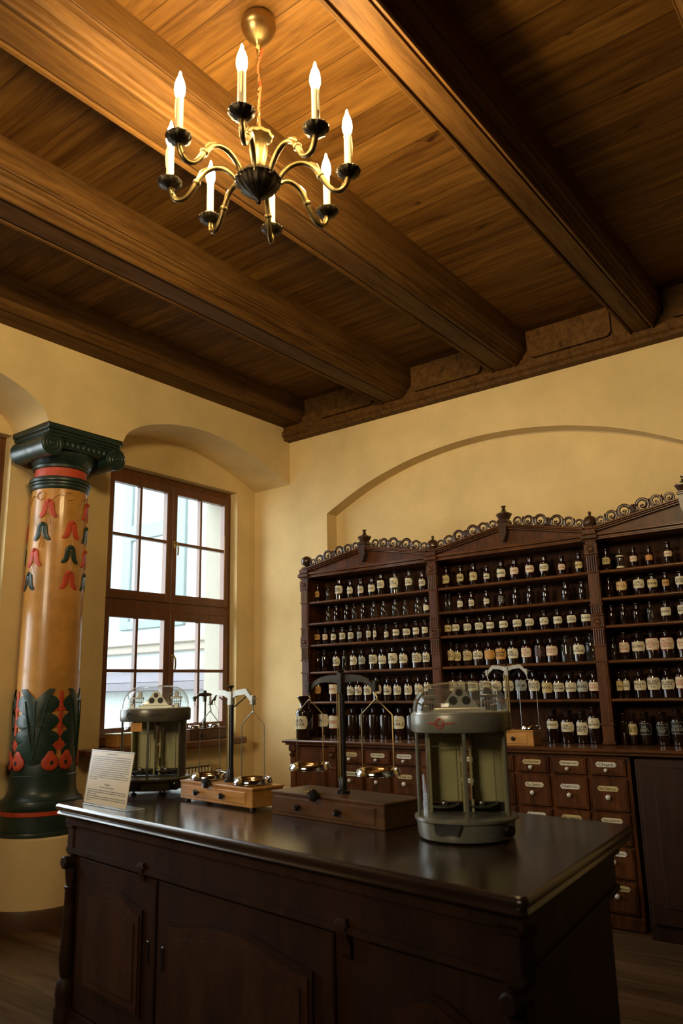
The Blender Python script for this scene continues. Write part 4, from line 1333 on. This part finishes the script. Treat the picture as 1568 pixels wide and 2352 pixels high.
def ogee_panel(b, x0, x1, z0, z1, rise, y0, y1, mi=0):
    pts = [(x0, z0), (x1, z0), (x1, z1)]
    n = 14
    for k in range(1, n):
        t = k / n
        x = x1 + (x0 - x1) * t
        e = math.sin(math.pi * t)
        pts.append((x, z1 + rise * (e ** 1.5)))
    pts.append((x0, z1))
    b.prism(pts, y0, y1, 'y', mi)
def counter_door(x0, x1, keyside=1):
    b = MB()
    yf = 0.082
    b.box((x0, yf - 0.014, 0.115), (x1, yf + 0.01, 0.80), bev=0.005)
    m = 0.115
    d = b.build('door', M['counter'], ct)
    p = MB()
    # raised mould frame and sunk burl field
    ogee_panel(p, x0 + m - 0.02, x1 - m + 0.02, 0.235, 0.665, 0.055, yf - 0.024, yf - 0.01, 0)
    fr = p.build('panel_moulding', M['counter'], d)
    p = MB()
    ogee_panel(p, x0 + m, x1 - m, 0.255, 0.640, 0.055, yf - 0.029, yf - 0.02, 0)
    ogee_panel(p, x0 + m + 0.035, x1 - m - 0.035, 0.29, 0.605, 0.05, yf - 0.034, yf - 0.02, 0)
    p.build('panel', M['counter_panel'], d)
    k = MB()
    xk = x1 - 0.05 if keyside > 0 else x0 + 0.05
    k.box((xk - 0.010, yf - 0.019, 0.46), (xk + 0.010, yf - 0.012, 0.55), bev=0.004)
    k.build('keyhole_plate', M['iron'], d)
    return d
counter_door(0.175, 0.905, 1)
counter_door(0.925, 2.03, -1)
counter_door(2.19, 2.735, -1)
def corbel(x, w=0.045):
    b = MB()
    y = 0.086
    prof = [(y, 0.865), (y - 0.035, 0.86), (y - 0.042, 0.835), (y - 0.030, 0.80), (y - 0.016, 0.775), (y - 0.018, 0.755), (y - 0.010, 0.735), (y, 0.73)]
    b.prism(prof, x - w / 2, x + w / 2, 'x')
    b.cyl((0, 0), 0.014, -w / 2 - 0.006, w / 2 + 0.006, 14, T=Matrix.Translation((x, y - 0.026, 0.838)) @ Matrix.Rotation(math.pi / 2, 4, 'Y'))
    b.build('corbel', M['counter'], ct)
for x in (0.80, 2.09):
    corbel(x)
# carved corner pilasters with scroll tops
for (cx, cy, sx, sy) in ((0.085, 0.085, -1, -1), (2.755, 0.085, 1, -1)):
    b = MB()
    b.box((cx - 0.035, cy - 0.03, 0.80), (cx + 0.035, cy + 0.035, 0.965), bev=0.008)
    b.box((cx - 0.045, cy - 0.04, 0.93), (cx + 0.045, cy + 0.045, 0.97), bev=0.01)
    b.cyl((0, 0), 0.030, -0.045, 0.045, 20, T=Matrix.Translation((cx, cy - 0.02, 0.770)) @ Matrix.Rotation(math.pi / 2, 4, 'X'), bev=0.006)
    b.lathe([(0.026, 0.745), (0.034, 0.74), (0.030, 0.70), (0.024, 0.66), (0.034, 0.655), (0.034, 0.648), (0.028, 0.64), (0.030, 0.55), (0.036, 0.40), (0.042, 0.33), (0.036, 0.26), (0.030, 0.24), (0.046, 0.22), (0.052, 0.17), (0.046, 0.12), (0.055, 0.10), (0.055, 0.0)][::-1], 20, cx=cx - 0.005 * sx, cy=cy - 0.015)
    b.build('corner_pilaster', M['counter'], ct)

CT = Matrix.Translation((1.517, -3.622, 0)) @ Matrix.Rotation(math.radians(-8.745), 4, 'Z')
def on_counter(u, v, z=CZ):
    return tuple(CT @ Vector((u, v, z)))
CR = math.radians(-8.745)

# ------------------------------------------------------------------ notice in an acrylic stand
sg = thing('notice_stand', 'printed information sheet in a leaning clear acrylic stand on the counter corner', 'sign', (1.672, -3.556, CZ + 0.001), CR)
Wd, Hh, Bk = 0.44, 0.262, 0.038
n_ = math.hypot(Hh, Bk)
T = Matrix.Translation((0, 0, 0.003)) @ Matrix.Rotation(math.pi / 2 - math.atan2(Bk, Hh), 4, 'X')
b = MB()
b.box((0, 0.0, 0.0015), (Wd, n_, 0.0045), T=T, bev=0.0008)
b.box((0, 0.0, -0.0045), (Wd, n_, -0.0015), T=T, bev=0.0008)
b.box((0, 0.0, 0.0), (Wd, 0.10, 0.003), bev=0.0008)
b.build('acrylic_holder', M['acrylic'], sg)
b = MB()
b.box((0, n_ - 0.004, -0.0035), (Wd, n_, 0.005), T=T, bev=0.001)
b.box((0, -0.0035, 0.0), (Wd, 0.001, 0.0035), bev=0.001)
b.box((Wd - 0.0015, 0.0, 0.0015), (Wd + 0.0008, 0.10, 0.0045))
b.build('holder_edge', plain('acrylic_edge', (0.72, 0.78, 0.78), 0.15), sg)
b = MB()
b.box((0.004, 0.006, -0.0012), (Wd - 0.004, n_ - 0.006, 0.0012), T=T)
random.seed(3)
def sentence(nch):
    words = ['waga', 'analityczna', 'szalki', 'belka', 'oraz', 'jest', 'do', 'leku', 'recepta', 'masa', 'apteka', 'przy', 'dla', 'pomiar', 'gram', 'odwaznik', 'na', 'i', 'w', 'szafka', 'laboratorium', 'precyzyjna']
    s = ''
    while len(s) < nch:
        s += random.choice(words) + ' '
    return s[:nch].strip()
linesy = []
y = 0.905
lay = [('t', 'WAGA ANALITYCZNA', 0.5)] + [('l', 82, 1.0)] * 8 + [('l', 78, 0.94)] + [('l', 82, 1.0), ('l', 82, 1.0), ('l', 18, 0.22)] + [('g', 0, 0)] + [('t', 'Belki', 0.12), ('t', 'WAGA PRECYZYJNA', 0.34)] + [('l', 82, 1.0), ('l', 82, 1.0), ('l', 20, 0.26), ('l', 82, 1.0), ('l', 82, 1.0), ('l', 11, 0.13)]
y = 0.935
stp = 0.0375
for kind, a, wf in lay:
    if kind == 'g':
        y -= stp * 1.2
        continue
    txt = a if kind == 't' else sentence(a)
    vs, fs = text_geo(txt, 1.0, bold=0.05)
    x0 = min(v[0] for v in vs); x1 = max(v[0] for v in vs); y0 = min(v[1] for v in vs); y1 = max(v[1] for v in vs)
    tw = (0.25 if a == 'WAGA ANALITYCZNA' else wf * (1.0 if kind == 't' else 0.90)) * Wd
    th = 0.0074
    sx = tw / (x1 - x0)
    xs0 = (Wd - tw) / 2 if kind == 't' else Wd * 0.05
    b.add([(xs0 + (v[0] - x0) * sx, y * n_ - th / 2 + (v[1] - y0) / (y1 - y0) * th, 0.0014) for v in vs], fs, 1, T=T)
    y -= stp * (1.5 if kind == 't' else 1.0)
b.build('paper_sheet', [M['sheet'], M['ink_k']], sg)

# ------------------------------------------------------------------ analytical balances
def analytical_balance(name, label, loc, yaw, R, H1, H2, H3, H4, paint, note, emblem, zb=0.022):
    """H1 base top, H2 drum top, H3 band top, H4 dome top; local -y is the front"""
    t = thing(name, label, 'balance', loc, yaw, 'analytical balances on the counter')
    b = MB()
    b.lathe([(R * 0.86, zb), (R * 0.95, zb + 0.004), (R * 0.97, zb + 0.018), (R * 0.99, H1 - 0.018), (R * 1.03, H1 - 0.012), (R * 1.03, H1 - 0.002), (R * 0.98, H1), (R * 0.7, H1 + 0.001)], 56)
    b.lathe([(R * 1.03, H1 - 0.014), (R * 1.06, H1 - 0.010), (R * 1.06, H1 - 0.004), (R * 1.02, H1 - 0.001)], 40, a0=-0.9, a1=2.2)
    ba = b.build('base', paint, t)
    p = MB()
    p.prism([(-0.05, 0.034), (0.032, 0.034), (0.048, H1 - 0.010), (-0.056, H1 - 0.010)], -R * 1.035, -R * 0.93, 'y', T=Matrix.Rotation(-0.33, 4, 'Z'))
    p.build('scale_window', M['black'], ba)
    for a in (-2.2, -0.9, 1.57):
        f = MB()
        f.cyl((R * 0.72 * math.cos(a), R * 0.72 * math.sin(a)), 0.007, 0.006, 0.03, 12)
        f.cyl((R * 0.72 * math.cos(a), R * 0.72 * math.sin(a)), 0.017, 0.0, 0.009, 16, bev=0.002)
        f.build('levelling_foot', M['black'], ba)
    k = MB()
    k.cyl((0, 0), 0.022, 0.0, 0.03, 18, T=Matrix.Translation((R * 0.75, -R * 0.72, H1 * 0.55)) @ rot_to((0.75, -0.7, 0)), bev=0.004)
    k.build('knob', M['black'], ba)
    # posts
    for a, mt in ((-2.82, paint), (-1.52, paint), (-0.50, paint), (2.45, paint)):
        p = MB()
        p.box((-0.0065, -0.005, H1), (0.0065, 0.005, H2), T=Matrix.Rotation(a + math.pi / 2, 4, 'Z') @ Matrix.Translation((0, -R * 0.96, 0)), bev=0.002)
        p.build('post', mt, t)
    # curved glazing round the front and left, enamelled cell walls behind, dark housing at the right
    g = MB()
    g.lathe([(R * 0.93, H1 + 0.002), (R * 0.93, H2 - 0.002)], 40, a0=-3.6, a1=-0.50)
    g.build('curved_glass', M['glass'], t)
    h = MB()
    h.lathe([(R * 0.92, H1), (R * 0.92, H2)], 24, a0=-0.42, a1=1.1)
    h.build('side_housing', M['greypaint2'], t)
    h = MB()
    zl, zh = H1 + 0.035, H2 - 0.006
    h.box((-R * 0.66, R * 0.24, zl), (-R * 0.04, R * 0.28, zh), bev=0.003)
    h.box((R * 0.20, R * 0.20, zl), (R * 0.86, R * 0.24, zh), bev=0.003)
    h.box((-R * 0.70, -R * 0.06, H1 + 0.004), (-R * 0.65, R * 0.28, zh), bev=0.002)
    h.box((R * 0.14, -R * 0.06, H1 + 0.004), (R * 0.19, R * 0.26, zh), bev=0.002)
    h.box((-R * 0.03, -R * 0.04, H1 + 0.004), (R * 0.015, R * 0.26, zh), bev=0.002)
    h.box((-R * 0.66, R * 0.18, zh - 0.03), (R * 0.86, R * 0.26, zh), bev=0.002)
    h.box((R * 0.80, -R * 0.20, H1 + 0.004), (R * 0.85, R * 0.22, zh), bev=0.002)
    h.build('cell_walls', M['creampaint'], t)
    h = MB()
    h.box((-R * 0.68, R * 0.10, H1 + 0.002), (R * 0.84, R * 0.14, H1 + 0.036), bev=0.003)
    h.box((R * 0.155, -R * 0.09, H1 + 0.05), (R * 0.20, -R * 0.05, H1 + 0.10), bev=0.003)
    h.build('floor_rail', M['iron'], t)
    s = MB()
    for sx in (-0.42, 0.34):
        cx = R * sx
        w_ = 0.055
        s.tube([(cx, 0, H2 - 0.02), (cx, 0, H2 - 0.06)], 0.0022, 6)
        s.tube([(cx - w_, 0, H1 + 0.03), (cx - w_, 0, H2 - 0.07), (cx - w_ + 0.006, 0, H2 - 0.062), (cx + w_ - 0.006, 0, H2 - 0.060), (cx + w_, 0, H2 - 0.07), (cx + w_, 0, H1 + 0.03)], 0.0018, 6)
        s.lathe([(0.0, H1 + 0.022), (0.045, H1 + 0.024), (0.052, H1 + 0.032), (0.049, H1 + 0.032), (0.04, H1 + 0.027), (0.0, H1 + 0.026)], 24, cx=cx)
        s.sphere((cx, 0, H1 + 0.036), 0.012, 10, 6)
    s.build('weighing_pans', M['steel'], t)
    bd = MB()
    bd.lathe([(R * 0.90, H2 - 0.004), (R * 1.02, H2 - 0.003), (R * 1.035, H2 + 0.006), (R * 1.035, H3 - 0.004), (R * 1.025, H3), (R * 0.4, H3 + 0.001)], 56)
    band = bd.build('band', paint, t)
    RB = R * 1.036
    def on_band(vs, fs, a0, z0, mi, mb):
        mb.add([((RB + 0.001) * math.cos(a0 + u / RB), (RB + 0.001) * math.sin(a0 + u / RB), z0 + v) for u, v in vs], fs, mi)
    e = MB()
    zc = (H2 + H3) / 2
    if emblem == 'red':
        ec, a0 = M['ink_r'], -1.98
    else:
        ec, a0 = M['ink_k'], -2.12
    ring = [((RB + 0.001) * math.cos(a0 + 0.017 * math.cos(q * 0.393) / RB), (RB + 0.001) * math.sin(a0 + 0.017 * math.cos(q * 0.393) / RB), zc + 0.017 * math.sin(q * 0.393)) for q in range(16)]
    e.tube(ring, 0.0019, 5, closed=True)
    for q in (0, 1, 2):
        aa = q * 2.094 + 1.57
        aa2 = aa + 2.094
        P_ = lambda w: ((RB + 0.001) * math.cos(a0 + 0.015 * math.cos(w) / RB), (RB + 0.001) * math.sin(a0 + 0.015 * math.cos(w) / RB), zc + 0.015 * math.sin(w))
        e.tube([P_(aa), P_(aa2)], 0.0017, 5)
    for (u0, u1) in (((-0.052, -0.02), (0.02, 0.056)) if emblem == 'red' else ((0.022, 0.062),)):
        for dz in ((0.0,) if emblem == 'red' else (0.006, -0.006)):
            e.tube([((RB + 0.001) * math.cos(a0 + (u0 + (u1 - u0) * j / 4) / RB), (RB + 0.001) * math.sin(a0 + (u0 + (u1 - u0) * j / 4) / RB), zc + dz) for j in range(5)], 0.0022 if emblem == 'red' else 0.0015, 5)
    e.build('emblem', ec, band)
    if emblem != 'red':
        vs, fs = fitted_text(['GEMAT 4'], 0.085, 0.016)
        e = MB()
        on_band(vs, fs, -1.30, zc, 0, e)
        e.build('lettering', M['ink_k'], band)
    # dome
    hd = H4 - H3
    pr = []
    for k in range(13):
        q = k / 12 * math.pi / 2
        pr.append((R * 0.985 * max(0.0, math.cos(q)) ** 0.55, H3 + hd * math.sin(q) ** 0.85))
    d = MB().lathe(pr, 48)
    d.build('dome', M['dome'], t)
    rim = MB().lathe([(R * 0.985, H3 - 0.001), (R * 1.0, H3 + 0.001), (R * 1.0, H3 + 0.005), (R * 0.985, H3 + 0.006)], 48)
    rim.build('dome_rim', M['alu'], t)
    # beam and mechanism under the dome
    m = MB()
    tri = [(-0.075, H3 + 0.018), (0.075, H3 + 0.018), (0.062, H3 + 0.032), (0.012, H3 + 0.098), (-0.012, H3 + 0.098), (-0.062, H3 + 0.032)]
    m.prism(tri, -0.006, 0.002, 'y', 0)
    for (x, z, r) in ((0, H3 + 0.076, 0.014), (-0.024, H3 + 0.046, 0.0165), (0.026, H3 + 0.046, 0.0165)):
        m.cyl((0, 0), r, 0, 0.0015, 18, 1, T=Matrix.Translation((x, -0.0062, z)) @ Matrix.Rotation(math.pi / 2, 4, 'X'))
    m.box((-0.10, -0.02, H3 + 0.004), (0.10, 0.03, H3 + 0.018), 0, bev=0.003)
    m.build('balance_beam', [M['alu'], M['black']], t)
    m = MB()
    for sx in (-1, 1):
        for j in range(5):
            x = sx * (0.085 + 0.012 * j)
            m.tube([(x, 0.03, H3 + 0.005), (x, 0.03, H3 + 0.055 + 0.008 * (j % 2))], 0.0018, 6)
        m.box((sx * 0.08, 0.012, H3 + 0.055), (sx * 0.145, 0.03, H3 + 0.066), bev=0.001)
        m.box((sx * 0.095, 0.035, H3 + 0.06), (sx * 0.12, 0.05, H3 + 0.095), bev=0.002)
        m.tube([(sx * 0.06, 0.0, H3 + 0.035), (sx * 0.15, 0.0, H3 + 0.040)], 0.0025, 6)
        m.box((sx * 0.115, -0.04, H3 + 0.005), (sx * 0.14, -0.015, H3 + 0.03), bev=0.002)
    m.tube([(0.05, 0.05, H3 + 0.08), (0.13, 0.05, H3 + 0.085), (0.13, 0.05, H3 + 0.01)], 0.003, 6)
    m.build('weight_loader', M['steel'], t)
    if note:
        nn = MB()
        vs = []
        RN = R * 0.955
        for i in range(7):
            a = -2.13 + 0.068 * i
            vs += [(RN * math.cos(a), RN * math.sin(a), H2 - 0.055), (RN * math.cos(a), RN * math.sin(a), H2 - 0.008)]
        nn.add(vs, [(2 * i, 2 * i + 2, 2 * i + 3, 2 * i + 1) for i in range(6)], 0, True)
        nn.build('paper_note', M['tack'], t)
    return t
def yaw_to_cam(x, y, off=0.0):
    return math.atan2(-6.09 - y, 5.3 - x) + math.pi / 2 + off
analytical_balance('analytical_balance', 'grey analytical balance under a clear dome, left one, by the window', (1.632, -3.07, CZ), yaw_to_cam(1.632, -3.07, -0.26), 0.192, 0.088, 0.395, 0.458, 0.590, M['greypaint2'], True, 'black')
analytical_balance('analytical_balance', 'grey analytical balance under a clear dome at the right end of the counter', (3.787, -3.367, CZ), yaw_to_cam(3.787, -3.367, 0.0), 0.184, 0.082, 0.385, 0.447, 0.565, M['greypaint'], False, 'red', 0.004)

# ------------------------------------------------------------------ pan balances on drawer boxes
def pan_scale(name, label, loc, yaw, bl, bw, bh, hp, hb, span, pr, pan_z, wmat, colm, beam_kind, mat_beam, knobs=True, small=False, foot=0.0):
    t = thing(name, label, 'scale', loc, yaw, None)
    b = MB()
    b.box((-bl / 2, -bw / 2, foot), (bl / 2, bw / 2, bh - 0.010), bev=0.003)
    b.box((-bl / 2 - 0.004, -bw / 2 - 0.004, bh - 0.012), (bl / 2 + 0.004, bw / 2 + 0.004, bh), bev=0.003)
    bx = b.build('wooden_box', wmat, t)
    if foot:
        for sx in (-1, 1):
            for sy in (-1, 1):
                MB().cyl((sx * (bl / 2 - 0.03), sy * (bw / 2 - 0.03)), 0.014, 0.0, foot + 0.002, 14).build('foot', M['black'], bx)
    d = MB()
    d.box((-bl / 2 + 0.022, -bw / 2 - 0.004, foot + 0.015), (bl / 2 - 0.05, -bw / 2 + 0.002, bh - 0.022), bev=0.002)
    dr = d.build('drawer', wmat, bx)
    if knobs:
        for x in ((-bl * 0.22, bl * 0.14) if not small else (-bl * 0.25,)):
            k = MB().lathe([(0.006, 0), (0.007, 0.008), (0.013, 0.012), (0.016, 0.02), (0.012, 0.028), (0.0, 0.030)], 16, T=Matrix.Translation((x, -bw / 2 - 0.004, (foot + bh) / 2 - 0.004)) @ Matrix.Rotation(math.pi / 2, 4, 'X'))
            k.build('knob', M['black'], dr)
    if not small:
        k = MB().lathe([(0.012, 0), (0.012, 0.012), (0.024, 0.016), (0.027, 0.026), (0.022, 0.038), (0.0, 0.040)], 18, T=Matrix.Translation((-bl * 0.05, -bw / 2 - 0.004, bh + 0.004)) @ Matrix.Rotation(math.pi / 2, 4, 'X'))
        k.build('arrest_knob', M['black'], t)
    # pillar
    p = MB()
    p.lathe([(0.030, bh), (0.030, bh + 0.01), (0.018, bh + 0.018), (0.016, bh + 0.06), (0.011, bh + 0.07)], 20)
    p.box((0.001, -0.007, bh + 0.06), (0.015, 0.009, hp), bev=0.002)
    pil = p.build('pillar', colm, t)
    if not small:
        p = MB()
        p.box((-0.012, -0.010, bh + 0.06), (0.0, -0.004, hp), bev=0.001)
        p.tube([(-0.020, -0.008, bh + 0.05), (-0.020, -0.008, hp - 0.02)], 0.0018, 6)
        p.build('pointer_rod', M['brass'], pil)
    # beam
    be = MB()
    z = hp
    s = span
    if beam_kind == 'bent':
        pl = [(-s, z - 0.030), (-s + 0.012, z - 0.028), (-s * 0.68, z + 0.010), (-s * 0.3, z + 0.004), (-0.03, z - 0.006), (0.03, z - 0.006), (s * 0.3, z + 0.004), (s * 0.68, z + 0.010), (s - 0.012, z - 0.028), (s, z - 0.030),
              (s, z - 0.010), (s * 0.74, z + 0.034), (s * 0.66, z + 0.038), (s * 0.3, z + 0.032), (0.03, z + 0.026), (-0.03, z + 0.026), (-s * 0.3, z + 0.032), (-s * 0.66, z + 0.038), (-s * 0.74, z + 0.034), (-s, z - 0.010)]
        be.prism(pl, -0.006, 0.006, 'y')
        be.box((-0.018, -0.012, z - 0.045), (0.018, 0.014, z + 0.026), bev=0.004)
        tie = MB().tube([(-s * 0.62, 0.010, z - 0.002), (-0.02, 0.010, z - 0.050), (0.02, 0.010, z - 0.050), (s * 0.62, 0.010, z - 0.002)], 0.0035, 8)
        tie.build('tie_rod', M['iron'], t)
    else:
        n = 20
        top, bot = [], []
        for k in range(n + 1):
            u = -1 + 2 * k / n
            top.append((u * s, z + 0.034 * (1 - abs(u) ** 3.0) - 0.03 * abs(u) ** 6))
            bot.append((u * s, z + 0.034 * (1 - abs(u) ** 3.0) - 0.03 * abs(u) ** 6 - (0.012 + 0.028 * (1 - abs(u)) + 0.012 * abs(u) ** 4)))
        be.prism(bot + top[::-1], -0.005, 0.005, 'y')
        be.box((-0.016, -0.014, z - 0.05), (0.016, 0.014, z + 0.045), bev=0.004)
    for q in (-1, 1):
        be.box((q * s - 0.011, -0.012, z - 0.042), (q * s + 0.011, 0.012, z + 0.004), bev=0.003)
        be.tube([(q * (s + 0.008), 0, z - 0.012), (q * (s + 0.03), 0, z - 0.012)], 0.003, 6)
    beam = be.build('beam', mat_beam, t)
    k = MB().lathe([(0.004, z + 0.024), (0.004, z + 0.036), (0.012, z + 0.045), (0.018, z + 0.052), (0.014, z + 0.056), (0.0, z + 0.057)], 16)
    k.build('beam_nut', M['bronze'], beam)
    for q in (-1, 1):
        cx = q * s
        hg = MB()
        zz = z - 0.042
        hg.tube([(cx, 0, zz), (cx, 0, zz - 0.016), (cx + 0.008, 0, zz - 0.026), (cx + 0.004, 0, zz - 0.036), (cx - 0.006, 0, zz - 0.032)], 0.0028, 8)
        w_ = pr * 0.98
        zs = zz - 0.034
        sh = zs - 0.062
        a = 0.0
        hg.tube([(cx - w_, 0, pan_z + 0.004), (cx - w_, 0, sh), (cx - 0.006, 0, zs), (cx, 0, zs + 0.003), (cx + 0.006, 0, zs), (cx + w_, 0, sh), (cx + w_, 0, pan_z + 0.004)], 0.0022 if not small else 0.0015, 8)
        hg.build('hanger', M['brass'] if beam_kind != 'bent' else M['steel'], t)
        pn = MB()
        pn.lathe([(0.0, pan_z + 0.001), (pr * 0.78, pan_z + 0.001), (pr * 0.90, pan_z - 0.004), (pr * 1.04, pan_z - 0.004), (pr * 1.05, pan_z + 0.002), (pr * 0.98, pan_z + 0.020), (pr * 0.94, pan_z + 0.0225), (pr * 0.88, pan_z + 0.021), (pr * 0.80, pan_z + 0.010), (0.0, pan_z + 0.006)], 40, cx=cx)
        pn.build('pan', M['chrome'], t)
        if pan_z - bh < 0.03:
            MB().cyl((cx, 0), pr * 0.55, bh, pan_z - 0.004, 24).build('pan_rest', M['black'], t)
    return t

x, y = 2.352, -3.178
pan_scale('pan_balance', 'pan balance with chrome pans and pale alloy beam on a light oak drawer box', (x, y, CZ), CR, 0.61, 0.19, 0.102, 0.520, 0, 0.185, 0.092, 0.112, M['box'], M['iron'], 'bent', M['alu'], foot=0.012)
x, y = 3.132, -3.262
pan_scale('pan_balance', 'larger pan balance with dark arched beam and black pillar on a dark wooden drawer box', (x, y, CZ), CR, 0.70, 0.23, 0.102, 0.575, 0, 0.215, 0.092, 0.195, M['dbox'], M['iron'], 'arch', M['bronze'], foot=0.0)
mm = thing('metal_clasp', 'small brass clasp lying on the dark wooden balance box', 'clasp', (3.02, -3.32, CZ), CR)
b = MB()
b.box((-0.045, -0.010, 0.1025), (0.035, 0.010, 0.109), bev=0.003)
b.lathe([(0.008, 0.1025), (0.013, 0.1025), (0.013, 0.110), (0.008, 0.110)], 14, cx=-0.052, cy=0.0)
b.build('clasp_plate', M['brass'], mm)
# small scale standing on the worktop before the shelves, behind the right balance
pan_scale('pan_balance', 'pan balance with pale alloy beam and small oak box on the worktop by the shelves', (2.605, -0.475, 1.153), 0.0, 0.43, 0.15, 0.112, 0.555, 0, 0.165, 0.070, 0.120, M['box'], M['brass'], 'bent', M['alu'], foot=0.0)
# scale on the window sill
pan_scale('pan_balance', 'small dark pan balance standing on the window sill', (-0.455, -0.76, 1.151), math.pi / 2, 0.50, 0.15, 0.105, 0.400, 0, 0.13, 0.055, 0.112, M['dbox'], M['bronze'], 'arch', M['bronze'], small=True)
wb = thing('wooden_box', 'brown wooden box with a pale lid edge at the left end of the window sill', 'box', (-0.45, -1.70, 1.151), 0.05)
b = MB()
b.box((-0.08, -0.13, 0), (0.08, 0.13, 0.10), bev=0.004)
b.build('box_body', M['box'], wb)
b = MB().box((-0.085, -0.135, 0.10), (0.085, 0.135, 0.112), bev=0.003)
b.build('lid', M['paper_c'], wb)

# ------------------------------------------------------------------ radiator under the window
rd = thing('radiator', 'cream ribbed panel radiator on the wall below the window', 'radiator', (-0.445, -1.22, 0.28))
b = MB()
b.box((-0.035, -0.56, 0.0), (-0.028, 0.56, 0.64))
for k in range(28):
    y = -0.54 + k * 0.04
    b.tube([(-0.02, y, 0.03), (-0.012, y, 0.05), (-0.012, y, 0.60), (-0.02, y, 0.62)], 0.013, 6)
b.box((-0.032, -0.56, 0.63), (0.012, 0.56, 0.645), bev=0.003)
b.box((-0.032, -0.56, 0.0), (0.004, 0.56, 0.03), bev=0.003)
b.build('ribbed_panel', M['radiator'], rd)
b = MB()
b.box((-0.07, -0.56, 0.64), (0.014, 0.56, 0.655), bev=0.003)
b.build('top_grille', M['radiator'], rd)
b = MB()
b.tube([(-0.01, 0.56, 0.57), (-0.01, 0.62, 0.57), (-0.01, 0.62, -0.28)], 0.011, 10)
b.cyl((0, 0), 0.02, 0.0, 0.06, 14, T=Matrix.Translation((-0.01, 0.615, 0.57)) @ rot_to((0.6, 0.6, 0)), bev=0.004)
b.build('valve_pipe', M['steel'], rd)
b = MB()
for yy in (-0.4, 0.4):
    b.box((-0.072, yy - 0.02, 0.1), (-0.03, yy + 0.02, 0.5))
b.build('bracket', M['radiator'], rd)
